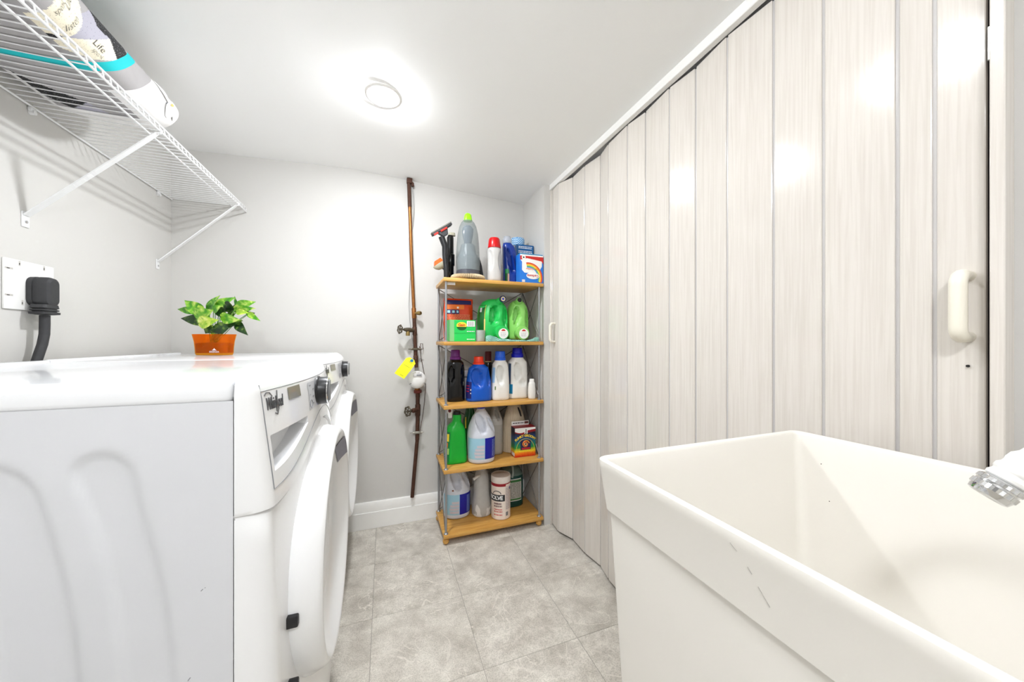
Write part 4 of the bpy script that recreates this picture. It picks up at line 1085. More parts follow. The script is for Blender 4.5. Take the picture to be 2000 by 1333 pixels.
for zq in [0.150 - 0.008 * i for i in range(6)]:
    x = -0.07
    while x < 0.058:
        w = rnd.uniform(0.006, 0.018); q = MB().grid([[pouch_pt(x, zq, 0.0022), pouch_pt(x + w, zq, 0.0022)], [pouch_pt(x, zq + 0.002, 0.0022), pouch_pt(x + w, zq + 0.002, 0.0022)]]); mb.add(q.v, q.f); x += w + 0.003
o = obj('small_print', mb, mat('print_peach', srgb(240, 170, 120), 0.5), t, local=True, smooth=False, fixn=False); o['kind'] = 'stuff'

t = thing('dryer_sheet_box', (0.3895, 1.858, BZ[3] + 0.0006), 'bright green dryer sheet box with yellow logo in front of the orange pouch', 'box')
slab(t, 'carton', (-0.073, -0.035, 0.0), (0.073, 0.035, 0.115), mat('box_green', srgb(36, 200, 88), 0.35), 0.001)
yf = -0.0357
slab(t, 'side_panel', (-0.0725, yf, 0.001), (-0.044, yf + 0.001, 0.114), mat('box_soft_green', srgb(130, 196, 130), 0.4))
obj('logo_top', disc_y(-0.004, yf - 0.0004, 0.086, 0.028, 0.018), L_YEL, t, local=True, smooth=False)
obj('logo_base', poly_y([(-0.030, 0.078)] + [(-0.004 + 0.026 * math.cos(a), 0.078 + 0.018 * math.sin(a)) for a in [PI + PI * k / 12 for k in range(1, 13)]], yf - 0.0007), P_DKGREEN, t, local=True, smooth=False)
flat_text(t, 'logo_lettering', 'Gain', 0.020, -0.004, yf - 0.0008, 0.088, L_RED, bold=0.0004)
slab(t, 'barcode_patch', (0.024, yf - 0.0006, 0.080), (0.068, yf, 0.110), L_WHITE)
mb = MB()
for k in range(9):
    x = 0.030 + k * 0.0037; mb.add([(x, yf - 0.0009, 0.083), (x + 0.0016, yf - 0.0009, 0.083), (x + 0.0016, yf - 0.0009, 0.107), (x, yf - 0.0009, 0.107)], [(0, 1, 2, 3)])
o = obj('barcode', mb, M_PRINTG, t, local=True, smooth=False, fixn=False); o['kind'] = 'stuff'
text_lines(t, 'small_print', 0.024, 0.066, (0.052, 0.010), yf - 0.0005, M_PRINTW, 0.004)
slab(t, 'seam', (-0.044, yf - 0.0004, 0.044), (0.073, yf, 0.0448), mat('seam_green', srgb(20, 150, 60), 0.5))

t = thing('measuring_cup', (0.4925, 1.856, BZ[3] + 0.0006), 'small clear frosted measuring cup beside the green box', 'cup')
obj('cup', MB().lathe([(0.028, 0.0), (0.030, 0.002), (0.0325, 0.062), (0.0310, 0.062), (0.0285, 0.004), (0.001, 0.004)], 28, cap1=False), clear_plastic('frosted_cup', srgb(214, 220, 216), 0.5, 0.35), t, local=True)

def tap_jug(x, y, hw, m, label, side):
    t, B, b = bottle('tap_jug', label, x, y, 3,
        [(0.012, hw * 0.90, 0.050, 3), (0.016, hw * 0.97, 0.056, 3), (0.08, hw, 0.060, 2.8), (0.15, hw, 0.060, 2.6), (0.20, hw * 0.90, 0.056, 2.4), (0.228, hw * 0.66, 0.048, 2.2), (0.240, hw * 0.40, 0.036, 2), (0.243, hw * 0.2, 0.02, 2)],
        m, grips=((-hw * 0.10 if side else -hw * 0.42, 0.150, hw * 0.30, 0.056, 0.62, 0.08), (hw * 0.66, 0.14, hw * 0.15, 0.06, 0.35, 0.0)))
    return t, B
t, B = tap_jug(0.586, 1.915, 0.088, P_GREEN2, 'bright green tap jug with dark label panel on its left side', True)
obj('spout', MB().tube([(0.015, -0.020, 0.215), (0.030, -0.050, 0.232), (0.036, -0.066, 0.238)], [0.026, 0.019, 0.0165], 18), P_GREEN2, t, local=True)
obj('spout_ring', MB().lathe([(0.0185, -0.080), (0.0195, -0.070), (0.0165, -0.062)], 24, (0.0375, 0.0, 0.239), 'y'), mat('spout_navy', srgb(26, 34, 74), 0.35), t, local=True)
obj('spout_disc', MB().lathe([(0.0125, -0.0808), (0.0125, -0.080)], 24, (0.0375, 0.0, 0.239), 'y'), mat('spout_cream', srgb(222, 206, 160), 0.4), t, local=True)
obj('spout_button', MB().lathe([(0.0065, -0.0822), (0.0070, -0.080)], 20, (0.0375, 0.0, 0.239), 'y'), mat('spout_blue', srgb(50, 60, 170), 0.4), t, local=True)
sticker(t, B, 'label_panel', -172, -128, 0.035, 0.205, P_DKGREEN)
sticker(t, B, 'label_square', -160, -146, 0.165, 0.190, L_PALE, 0.0014)
sticker(t, B, 'label_edge', -129, -127, 0.035, 0.205, L_YEL, 0.0014)
sticker(t, B, 'label_print', -131, -124, 0.045, 0.125, mat('label_cream', srgb(206, 190, 130), 0.5), 0.0013)
def tap(t, x, m, cx):
    obj('tap_barrel', MB().lathe([(0.030, -0.020), (0.036, -0.050), (0.0395, -0.062), (0.0385, -0.064), (0.0385, -0.068), (0.040, -0.070), (0.040, -0.100), (0.037, -0.106), (0.010, -0.1062)], 32, (x, 0, 0.048), 'y'), m, t, local=True)
    obj('tap_label', MB().lathe([(0.0285, -0.1072), (0.0285, -0.1064)], 28, (x + 0.004, 0, 0.044), 'y'), L_WHITE, t, local=True)
    mb = MB(); pts = [(x + 0.004 + 0.012 * math.cos(a), -0.1075, 0.058 + 0.010 * math.sin(a)) for a in [PI * k / 8 for k in range(9)]]; mb.add(pts, [tuple(range(9))])
    obj('tap_mark', mb, L_RED, t, local=True, smooth=False)
    text_lines(t, 'tap_print', x - 0.012, x + 0.018, (0.046, 0.038, 0.030), -0.1076, M_PRINTG, 0.0018)
tap(t, 0.026, P_GREEN2, 0)
t, B = tap_jug(0.739, 1.915, 0.062, P_LIME, 'pale lime tap jug with open black spout at the right', False)
obj('spout', MB().tube([(-0.012, -0.020, 0.212), (-0.012, -0.048, 0.232), (-0.012, -0.068, 0.238)], [0.024, 0.018, 0.0165], 18), P_LIME, t, local=True)
obj('spout_hole', MB().lathe([(0.0130, -0.0720), (0.0135, -0.0600)], 24, (-0.012, 0, 0.238), 'y'), P_GLOSSK, t, local=True)
tap(t, -0.005, P_LIME, 0)

cl = MB(); rows = []
rnd = random.Random(11)
NXc, NYc = 44, 10
def cloth_h(u, v):
    return 0.004 + 0.010 * abs(math.sin(u * 17 + v * 5)) * (0.5 + 0.5 * math.sin(u * 5 + 1)) + 0.014 * sm(0.78, 1.0, u) + 0.018 * sm(0.25, 0.10, u) * (0.6 + 0.4 * math.sin(v * 9)) + 0.003 * math.sin(u * 61 + v * 13)
for j in range(NYc + 1):
    v = j / NYc; rows.append([(lerp(0.516, 0.821, i / NXc) + 0.004 * math.sin(v * 7 + i), lerp(1.790, 1.806, v) - 0.003 * math.sin(i * 0.7), BZ[3] + 0.0015 + max(0.0008, cloth_h(i / NXc, v)) * (1 if 0 < j else 0.5)) for i in range(NXc + 1)])
clo = MB(); bot = [[(x, y, BZ[3] + 0.0008) for x, y, z in r] for r in rows]
clo.grid(rows); clo.grid(bot); clo.grid([rows[0], bot[0]]); clo.grid([rows[-1], bot[-1]]); clo.grid([[r[0] for r in rows], [r[0] for r in bot]]); clo.grid([[r[-1] for r in rows], [r[-1] for r in bot]])
def mat_stripes(name, a, b, sc):
    m = bpy.data.materials.new(name); m.use_nodes = True; n = m.node_tree.nodes; l = m.node_tree.links
    w = n.new('ShaderNodeTexWave'); w.inputs['Scale'].default_value = sc; w.inputs['Distortion'].default_value = 5; w.inputs['Detail'].default_value = 2; w.bands_direction = 'DIAGONAL'
    tc = n.new('ShaderNodeTexCoord'); l.new(tc.outputs['Object'], w.inputs['Vector']); r = ramp_node(n, [(0.35, a), (0.6, b)])
    l.new(w.outputs['Fac'], r.inputs[0]); l.new(r.outputs[0], n['Principled BSDF'].inputs['Base Color']); n['Principled BSDF'].inputs['Roughness'].default_value = 0.9
    return m
tag(obj('dish_cloth', clo, mat_stripes('teal_white_weave', srgb(24, 120, 112), srgb(176, 222, 200), 70), None, angle=70), 'crumpled teal and white striped cloth along the front of the second board', 'cloth')

# ---- third board ------------------------------------------------------------------------------
t, B, b = bottle('detergent_bottle', 'glossy black bottle with purple cap at the left of the third board', 0.3720, 1.927, 2,
    [(0, 0.046, 0.034, 3), (0.004, 0.050, 0.038, 3), (0.06, 0.051, 0.040, 2.8), (0.12, 0.050, 0.040, 2.8), (0.18, 0.049, 0.039, 2.7), (0.215, 0.044, 0.036, 2.5), (0.228, 0.032, 0.030, 2.2), (0.234, 0.028, 0.028, 2)], P_GLOSSK,
    grips=((-0.028, 0.150, 0.017, 0.052, 0.6, 0.05), (0.036, 0.14, 0.012, 0.06, 0.4, 0.0)), cap=dict(r=0.0255, h=0.054, z=0.232, flange=0.006, flange_h=0.014), capm=P_PURP)
t, B, b = bottle('detergent_bottle', 'squat royal blue bottle with orange-red cap and large oval grip', 0.4980, 1.897, 2,
    [(0, 0.068, 0.040, 3), (0.005, 0.071, 0.045, 3), (0.05, 0.0725, 0.046, 2.8), (0.10, 0.070, 0.046, 2.7), (0.15, 0.063, 0.044, 2.6), (0.185, 0.055, 0.040, 2.5), (0.200, 0.036, 0.034, 2.2), (0.205, 0.032, 0.032, 2)], P_BLUE,
    grips=((-0.018, 0.130, 0.034, 0.056, 0.55, -0.10), (0.052, 0.135, 0.014, 0.055, 0.4, 0.1)), cap=dict(r=0.0275, h=0.044, z=0.204, flange=0.005, flange_h=0.010), capm=P_ORED)
sticker(t, B, 'side_label', -176, -128, 0.018, 0.110, mat('label_navy', srgb(20, 24, 96), 0.35))
curved_lines(t, B, 'small_print', -172, -140, (0.085, 0.07, 0.055), L_RED, 0.005)
sticker(t, B, 'bubble_mark', -134, -129, 0.062, 0.070, L_WHITE, 0.0014)
sticker(t, B, 'drop_mark', -134, -129, 0.044, 0.050, L_WHITE, 0.0014)
t, B, b = bottle('spray_bottle', 'black bottle with dark red cap behind the blue bottle on the third board', 0.590, 2.020, 2,
    [(0, 0.024, 0.024, 2.2), (0.004, 0.027, 0.027, 2.2), (0.15, 0.027, 0.027, 2.2), (0.19, 0.024, 0.024, 2), (0.210, 0.020, 0.020, 2)], P_GLOSSK, cap=dict(r=0.019, h=0.058, z=0.214, taper=1.0), capm=P_MAROON)
obj('neck_ring', MB().lathe([(0.0205, 0.207), (0.0205, 0.214)], 20), mat('neck_cream', srgb(200, 180, 130), 0.5), t, local=True)
t, B, b = bottle('bleach_bottle', 'slim white bottle with bright blue cap and arched grip on the third board', 0.6225, 1.886, 2,
    [(0, 0.046, 0.034, 3.2), (0.004, 0.050, 0.038, 3.2), (0.07, 0.051, 0.040, 3.0), (0.13, 0.049, 0.040, 2.8), (0.18, 0.046, 0.038, 2.7), (0.205, 0.042, 0.035, 2.5), (0.218, 0.034, 0.031, 2.2), (0.226, 0.031, 0.031, 2)], P_WHITE,
    grips=((-0.012, 0.143, 0.021, 0.058, 0.62, -0.06),), cap=dict(r=0.029, h=0.052, z=0.225, flange=0.003, flange_h=0.012), capm=P_CAPB)
sticker(t, B, 'side_label', -178, -140, 0.10, 0.185, mat('label_ice', srgb(150, 190, 224), 0.4))
sticker(t, B, 'leaf_mark', -137, -127, 0.060, 0.080, mat('print_olive', srgb(90, 120, 60), 0.5))
t, B, b = bottle('fabric_bottle', 'taller white bottle with deep blue cap and teal drop label on the third board', 0.737, 1.908, 2,
    [(0, 0.056, 0.038, 3), (0.005, 0.060, 0.043, 3), (0.05, 0.061, 0.045, 2.9), (0.11, 0.059, 0.045, 2.8), (0.17, 0.057, 0.043, 2.7), (0.212, 0.054, 0.041, 2.6), (0.226, 0.043, 0.036, 2.3), (0.236, 0.036, 0.034, 2), (0.240, 0.033, 0.033, 2)], P_WHITE,
    grips=((-0.016, 0.160, 0.020, 0.052, 0.60, -0.03), (0.020, 0.095, 0.022, 0.018, 0.25, 0.0)), cap=dict(r=0.0295, h=0.056, z=0.239, flange=0.006, flange_h=0.020), capm=P_CAPDB)
sticker(t, B, 'teal_drop', -165, -128, 0.030, 0.085, L_TEAL)
sticker(t, B, 'dark_band', -176, -146, 0.085, 0.205, mat('label_slate', srgb(54, 74, 104), 0.4))
t, B, b = bottle('talc_bottle', 'small white bottle at the right end of the third board', 0.8030, 1.845, 2,
    [(0, 0.018, 0.016, 2.8), (0.003, 0.021, 0.018, 2.8), (0.05, 0.022, 0.019, 2.6), (0.09, 0.019, 0.017, 2.5), (0.098, 0.015, 0.014, 2.2)], P_WHITE, cap=dict(r=0.014, h=0.017, z=0.098), capm=M_WHITE)
t = thing('paper_carton', (0.437, 2.005, BZ[2] + 0.0006), 'narrow white carton standing behind the black and blue bottles', 'box')
slab(t, 'carton', (-0.014, -0.03, 0.0), (0.022, 0.03, 0.165), L_PALE, 0.001)
slab(t, 'print_band', (-0.0142, -0.0306, 0.12), (0.0222, -0.030, 0.132), M_PRINTG)

# ---- fourth board -----------------------------------------------------------------------------
t, B, b = bottle('cleaner_bottle', 'tall green shouldered bottle with black cap at the left of the fourth board', 0.368, 1.905, 1,
    [(0, 0.057, 0.040, 3.4), (0.005, 0.061, 0.045, 3.4), (0.06, 0.060, 0.046, 3.2), (0.12, 0.057, 0.045, 3.0), (0.175, 0.053, 0.042, 2.8), (0.200, 0.044, 0.036, 2.6), (0.222, 0.026, 0.026, 2.4, 0.006), (0.245, 0.024, 0.024, 2.4, 0.008), (0.262, 0.023, 0.023, 2.3, 0.008)], P_GREEN,
    cap=dict(r=0.020, h=0.018, z=0.262, cx=0.008), capm=M_BLACK)
sticker(t, B, 'side_label', -185, -122, 0.012, 0.175, mat('label_leaf_green', srgb(20, 120, 60), 0.4))
sticker(t, B, 'label_lemon', -172, -130, 0.125, 0.165, L_YEL, 0.0014)
sticker(t, B, 'label_flower', -165, -138, 0.092, 0.118, L_ORANGE, 0.0014)
sticker(t, B, 'label_leaves', -176, -126, 0.056, 0.088, mat('label_pale_green', srgb(170, 200, 110), 0.4), 0.0014)
curved_lines(t, B, 'small_print', -178, -140, (0.044, 0.034, 0.024), L_SKY, 0.003)
obj('nozzle_flag', MB().box((-0.050, -0.012, 0.272), (-0.018, 0.012, 0.2995), 0.003, 2).box((-0.040, -0.008, 0.245), (-0.020, 0.008, 0.273), 0.002, 1), M_WHITE, t, local=True)
obj('red_dot', MB().lathe([(0.0085, -0.0135), (0.0085, -0.0115)], 20, (-0.034, 0, 0.286), 'y'), P_MAROON, t, local=True)
t, B, b = bottle('cleaner_bottle', 'dark green translucent bottle half hidden behind the blue-label bleach jug', 0.476, 2.018, 1,
    [(0, 0.044, 0.032, 3), (0.004, 0.047, 0.036, 3), (0.12, 0.046, 0.037, 2.8), (0.20, 0.040, 0.034, 2.5), (0.25, 0.026, 0.026, 2.2), (0.28, 0.022, 0.022, 2)], mat('deep_green_plastic', srgb(20, 92, 36), 0.25))
obj('yellow_tab', MB().box((-0.036, -0.0385, 0.16), (-0.030, -0.034, 0.225), 0.001, 1), L_YEL, t, local=True)

def bleach(x, y, zi, label, rust):
    t, B, b = bottle('bleach_jug', label, x, y, zi,
        [(0, 0.066, 0.058, 2.2), (0.005, 0.074, 0.066, 2.2), (0.06, 0.0765, 0.069, 2.2), (0.13, 0.0775, 0.070, 2.2), (0.165, 0.0755, 0.068, 2.2), (0.205, 0.066, 0.061, 2.2), (0.245, 0.050, 0.047, 2.1), (0.275, 0.031, 0.030, 2.0), (0.290, 0.022, 0.022, 2), (0.294, 0.020, 0.020, 2)],
        P_MILK, grips=((-0.014, 0.215, 0.026, 0.056, 0.55, -0.26), (0.046, 0.205, 0.013, 0.045, 0.35, -0.5)), cap=dict(r=0.0215, h=0.018, z=0.293), capm=P_CAPDB, cat='jug', N=72)
    sticker(t, B, 'picture_label', -168, -88, 0.026, 0.140, L_SKY)
    for i, (zl, ww) in enumerate(((0.034, 40), (0.052, 42), (0.070, 38), (0.088, 30))):
        sticker(t, B, 'towel_print', -88 - ww, -90, zl, zl + 0.014, mat('towel_print', srgb(204, 196, 204), 0.5), 0.0013)
    sticker(t, B, 'blue_label', -88, -12, 0.026, 0.140, L_BLUE)
    curved_lines(t, B, 'small_print', -56, -20, [0.034 + 0.0075 * i for i in range(13)], mat('print_light_blue', srgb(150, 176, 226), 0.5), 0.003)
    if rust: sticker(t, B, 'rust_stain', -118, -110, 0.160, 0.168, mat('rust', srgb(136, 84, 60), 0.7), 0.0008)
    return t
bleach(0.5075, 1.879, 1, 'milky bleach jug with towel picture and blue label in the middle of the fourth board', False)
t, B, b = bottle('vinegar_jug', 'translucent grey jug holding cloudy liquid right of the fourth-board bleach jug', 0.6180, 1.985, 1,
    [(0, 0.040, 0.050, 3), (0.004, 0.045, 0.056, 3), (0.10, 0.046, 0.058, 2.8), (0.18, 0.046, 0.058, 2.8), (0.215, 0.041, 0.052, 2.5), (0.265, 0.024, 0.028, 2.2), (0.282, 0.019, 0.019, 2)], mat('cloudy_jug', srgb(168, 164, 156), 0.35, var=0.05), grips=((0.006, 0.232, 0.012, 0.034, 0.5, -0.3),), cat='jug')
sticker(t, B, 'liquid_line', -175, -5, 0.176, 0.212, mat('jug_clear_top', srgb(186, 184, 178), 0.3))
t = thing('ribbed_jug', (0.7445, 1.985, BZ[1] + 0.0006), 'ivory ribbed jug tapering to a dark handle slot behind the rainbow dye box', 'jug')
rows = []
for zq, a, bq in ((0, 0.072, 0.055), (0.004, 0.076, 0.060), (0.10, 0.0765, 0.062), (0.17, 0.070, 0.056), (0.23, 0.054, 0.044), (0.275, 0.038, 0.032), (0.284, 0.030, 0.026)):
    rows.append([((a + (0.0014 if k % 2 else 0)) * math.cos(2*PI*k/72), (bq + (0.0014 if k % 2 else 0)) * math.sin(2*PI*k/72), zq) for k in range(72)])
obj('body', MB().rings(rows), mat('ivory_plastic', srgb(206, 190, 164), 0.45, var=0.04), t, local=True, angle=20)
obj('handle_slot', MB().tube([(0.012, -0.038, 0.268), (0.020, -0.0445, 0.245), (0.027, -0.0515, 0.215)], [0.004, 0.0055, 0.004], 8), M_DARK, t, local=True)

t = thing('tie_dye_box', (0.7635, 1.880, BZ[1] + 0.0006), 'rainbow-coloured tie-dye kit box with red top flap on the fourth board', 'box')
hw, hd, hh = 0.0645, 0.032, 0.168
def mat_spectrum():
    m = bpy.data.materials.new('spectrum_print'); m.use_nodes = True; n = m.node_tree.nodes; l = m.node_tree.links
    tc = n.new('ShaderNodeTexCoord'); sx = n.new('ShaderNodeSeparateXYZ'); l.new(tc.outputs['Object'], sx.inputs[0])
    mr = n.new('ShaderNodeMapRange'); mr.inputs['From Max'].default_value = hh; l.new(sx.outputs['Z'], mr.inputs['Value'])
    nz = n.new('ShaderNodeTexNoise'); nz.inputs['Scale'].default_value = 90; nz.inputs['Detail'].default_value = 3; l.new(tc.outputs['Object'], nz.inputs['Vector'])
    ad = n.new('ShaderNodeMath'); ad.operation = 'MULTIPLY_ADD'; ad.inputs[1].default_value = 0.10; l.new(nz.outputs['Fac'], ad.inputs[0]); l.new(mr.outputs[0], ad.inputs[2])
    r = ramp_node(n, [(0.06, srgb(196, 24, 14)), (0.17, srgb(232, 110, 16)), (0.25, srgb(236, 204, 30)), (0.36, srgb(24, 140, 54)), (0.56, srgb(10, 96, 110)), (0.72, srgb(14, 60, 120)), (0.84, srgb(16, 18, 52))])
    l.new(ad.outputs[0], r.inputs[0]); l.new(r.outputs[0], n['Principled BSDF'].inputs['Base Color']); n['Principled BSDF'].inputs['Roughness'].default_value = 0.35
    return m
obj('carton', MB().box((-hw, -hd, 0), (hw, hd, hh), 0.001, 1), mat_spectrum(), t, local=True, smooth=False)
yf = -hd - 0.0005
DKRED = mat('box_dark_red', srgb(150, 18, 26), 0.4)
slab(t, 'top_flap', (-hw, -hd, hh), (hw, hd, hh + 0.0012), DKRED)
slab(t, 'hang_tab', (-hw + 0.002, hd - 0.004, hh), (hw * 0.72, hd - 0.003, hh + 0.026), L_WHITE)
text_lines(t, 'tab_print', -hw + 0.01, hw * 0.25, (hh + 0.012,), hd - 0.0045, M_PRINTK, 0.005)
slab(t, 'tab_flag', (hw * 0.3, hd - 0.0048, hh + 0.008), (hw * 0.68, hd - 0.004, hh + 0.022), mat('tab_brown', srgb(96, 50, 44), 0.5))
obj('red_arch', poly_y([(-hw, hh - 0.001), (-hw, hh - 0.028), (-0.02, hh - 0.040), (0.02, hh - 0.030), (hw, hh - 0.026), (hw, hh - 0.001)], yf), DKRED, t, local=True, smooth=False)
obj('white_arch', poly_y([(-hw, hh - 0.001)] + [(lerp(-hw, 0.012, k / 8), hh - 0.012 - 0.018 * math.sin(PI * (0.15 + 0.75 * k / 8))) for k in range(9)] + [(hw, hh - 0.012), (hw, hh - 0.001)], yf - 0.0002), L_WHITE, t, local=True, smooth=False)
slab(t, 'initial_plate', (-0.006, yf - 0.0006, hh - 0.036), (0.014, yf, hh - 0.006), L_WHITE)
flat_text(t, 'initial_lettering', 'J', 0.030, 0.004, yf - 0.0007, hh - 0.021, M_PRINTK, bold=0.0006)
def arc_text(body, r, size, cz, m):
    return obj('title_lettering', text_mb(body, size, lambda a, b, h: ((r + b) * math.sin(a / r), yf - 0.0008, cz + (r + b) * math.cos(a / r)), bold=0.0008, space=0.95), m, t, local=True, smooth=False, fixn=False)
arc_text('FUNKY GROOVY', 0.088, 0.0185, 0.033, L_YEL)
ring_o = [(0.056 * math.cos(a), 0.040 + 0.064 * math.sin(a)) for a in [PI * k / 20 for k in range(21)]]
mb = MB().tube([(a, yf - 0.0002, b) for a, b in ring_o], 0.0010, 5)
obj('arch_line', mb, L_YEL, t, local=True)
slab(t, 'spiral_panel', (-0.030, yf - 0.0004, 0.040), (0.034, yf, 0.096), mat('spiral_indigo', srgb(34, 26, 74), 0.4))
for k, (c, r0) in enumerate((((226, 150, 40), 0.019), ((196, 50, 40), 0.012), ((220, 190, 120), 0.006))):
    mb = MB(); pts = []
    for i in range(26):
        a = 0.2 + i * 0.34; rr_ = r0 * (1 - i / 34) ; pts.append((0.002 + (rr_ + 0.004) * math.cos(a + k), yf - 0.0007 - 0.0002 * k, 0.072 + (rr_ + 0.003) * math.sin(a + k)))
    mb.tube(pts, [0.0028 * (1 - i / 30) + 0.0006 for i in range(26)], 4)
    obj('spiral_band', mb, mat('spiral_%d' % k, srgb(*c), 0.4), t, local=True)
slab(t, 'spiral_base', (-0.022, yf - 0.0006, 0.042), (0.030, yf, 0.052), mat('spiral_crimson', srgb(176, 24, 44), 0.4))
text_lines(t, 'small_print', -0.04, 0.05, (0.030,), yf - 0.0004, L_YEL, 0.004)
slab(t, 'side_badge', (-hw - 0.0006, -hd + 0.006, 0.006), (-hw, hd - 0.012, 0.024), L_WHITE)

# ---- bottom board -----------------------------------------------------------------------------
bleach(0.392, 1.992, 0, 'milky bleach jug with blue label at the left of the bottom board', True)
t, B, b = bottle('bagged_bottle', 'white spray bottle with blue cap wrapped in a clear plastic bag on the bottom board', 0.530, 1.952, 0,
    [(0, 0.050, 0.048, 2.4), (0.004, 0.054, 0.052, 2.4), (0.05, 0.056, 0.053, 2.4), (0.12, 0.046, 0.044, 2.3), (0.19, 0.043, 0.041, 2.3), (0.235, 0.036, 0.035, 2.2), (0.262, 0.024, 0.024, 2)], mat('bagged_white', srgb(230, 228, 224), 0.4, var=0.05),
    cap=dict(r=0.024, h=0.020, z=0.262, flange=0.004, flange_h=0.006), capm=P_CAPDB)
rows = []
for j in range(22):
    u = j / 21; z = 0.002 + 0.258 * u; r0 = pl(u, [(0, 0.055), (0.1, 0.059), (0.5, 0.058), (0.85, 0.056), (0.95, 0.046), (1, 0.036)])
    rows.append([((r0 + 0.0022 * math.sin(5 * a + 3 * u * 4) + 0.0014 * math.sin(13 * a - 9 * u)) * math.cos(a), (r0 * 0.95 + 0.002 * math.sin(7 * a + 6 * u)) * math.sin(a), z) for a in [2*PI*k/60 for k in range(60)]])
obj('plastic_bag', MB().rings(rows, False, False), clear_plastic('bag_film', srgb(206, 206, 204), 0.15, 0.12), t, local=True, angle=25)
obj('bag_knot', MB().tube([(-0.020, -0.045, 0.238), (-0.038, -0.050, 0.236), (-0.052, -0.052, 0.228), (-0.062, -0.052, 0.224)], [0.004, 0.008, 0.007, 0.009], 9), mat('bag_white', srgb(214, 212, 206), 0.4), t, local=True)
t, B, b = bottle('powder_canister', 'round white stain remover canister with dark red band on the bottom board', 0.626, 1.884, 0,
    [(0, 0.050, 0.050, 2), (0.003, 0.0545, 0.0545, 2), (0.01, 0.0550, 0.0550, 2), (0.10, 0.0550, 0.0550, 2), (0.206, 0.0550, 0.0550, 2), (0.207, 0.054, 0.054, 2)], mat('canister_cream', srgb(240, 226, 214), 0.35), cat='canister', N=64)
obj('lid', MB().lathe([(0.0555, 0.207), (0.0565, 0.209), (0.0565, 0.236), (0.0545, 0.2395), (0.0525, 0.2395), (0.0515, 0.2365), (0.0005, 0.2365)], 48), mat('lid_grey_white', srgb(226, 216, 208), 0.4), t, local=True)
sticker(t, B, 'red_band', -185, -78, 0.188, 0.204, mat('band_dark_red', srgb(150, 14, 30), 0.35))
sticker(t, B, 'thin_red_band', -78, 5, 0.198, 0.204, mat('band_dark_red', (0, 0, 0)))
sticker(t, B, 'name_plate', -215, -84, 0.106, 0.142, M_PRINTK, 0.0009)
obj('name_lettering', B.text('RESOLVE', -152, 0.124, 0.030, bold=0.0010, space=0.86), M_PRINTW, t, local=True, smooth=False, fixn=False)
mb = MB().tube([B.pt(math.radians(-132 + 0) + 0.42 * math.cos(a), 0.147 + 0.016 * math.sin(a), 0.0012) for a in [PI * k / 12 for k in range(13)]], 0.0018, 5)
obj('name_arc', mb, M_PRINTK, t, local=True)
sticker(t, B, 'text_panel', -80, -38, 0.055, 0.186, mat('panel_grey_pink', srgb(222, 208, 202), 0.5), 0.0008)
curved_lines(t, B, 'small_print', -77, -42, [0.062 + 0.0085 * i for i in range(14)], mat('print_taupe', srgb(150, 132, 128), 0.5), 0.0028)
curved_lines(t, B, 'bold_print', -150, -102, (0.088, 0.074), mat('print_brown', srgb(120, 90, 90), 0.5), 0.009)
curved_lines(t, B, 'claim_print', -150, -100, (0.058, 0.046, 0.028), L_RED, 0.005)
sticker(t, B, 'barcode', -78, -62, 0.022, 0.044, M_PRINTG, 0.0010)
sticker(t, B, 'arrow_mark', -52, -38, 0.165, 0.180, mat('print_slate_blue', srgb(70, 80, 140), 0.5), 0.0012)
t, B, b = bottle('cleaner_jug', 'dark green jug with white-framed label behind the round canister', 0.726, 2.000, 0,
    [(0, 0.070, 0.048, 3), (0.005, 0.076, 0.054, 3), (0.06, 0.077, 0.056, 2.8), (0.14, 0.077, 0.056, 2.8), (0.185, 0.075, 0.054, 2.6), (0.225, 0.058, 0.046, 2.3), (0.255, 0.030, 0.028, 2.1), (0.262, 0.024, 0.024, 2)],
    mat('bottle_green', srgb(14, 66, 58), 0.22, var=0.05), cap=dict(r=0.022, h=0.014, z=0.262), capm=M_BLACK, cat='jug')
obj('clear_shoulder', Body([(0.1885, 0.0756, 0.0545, 2.6), (0.225, 0.0595, 0.0475, 2.3), (0.254, 0.032, 0.030, 2.1)]).mesh(), clear_plastic('jug_shoulder', srgb(120, 140, 130), 0.6), t, local=True)
obj('handle', MB().tube([(-0.006, -0.040, 0.258), (-0.008, -0.062, 0.245), (-0.008, -0.068, 0.215), (-0.010, -0.060, 0.188)], [0.006, 0.0065, 0.006, 0.008], 10), mat('handle_grey', srgb(150, 160, 154), 0.35), t, local=True)
sticker(t, B, 'label_frame', -125, -54, 0.040, 0.172, L_WHITE)
sticker(t, B, 'label_paper', -123, -56, 0.043, 0.169, mat('label_grey', srgb(178, 176, 168), 0.5), 0.0012)
sticker(t, B, 'label_head', -123, -56, 0.153, 0.166, mat('label_head_green', srgb(50, 110, 54), 0.4), 0.0015)
sticker(t, B, 'label_foot', -123, -56, 0.046, 0.055, mat('label_head_green', (0, 0, 0)), 0.0015)
curved_lines(t, B, 'small_print', -120, -60, [0.062 + 0.009 * i for i in range(10)], mat('print_dark', srgb(110, 108, 100), 0.5), 0.003, 0.0016)

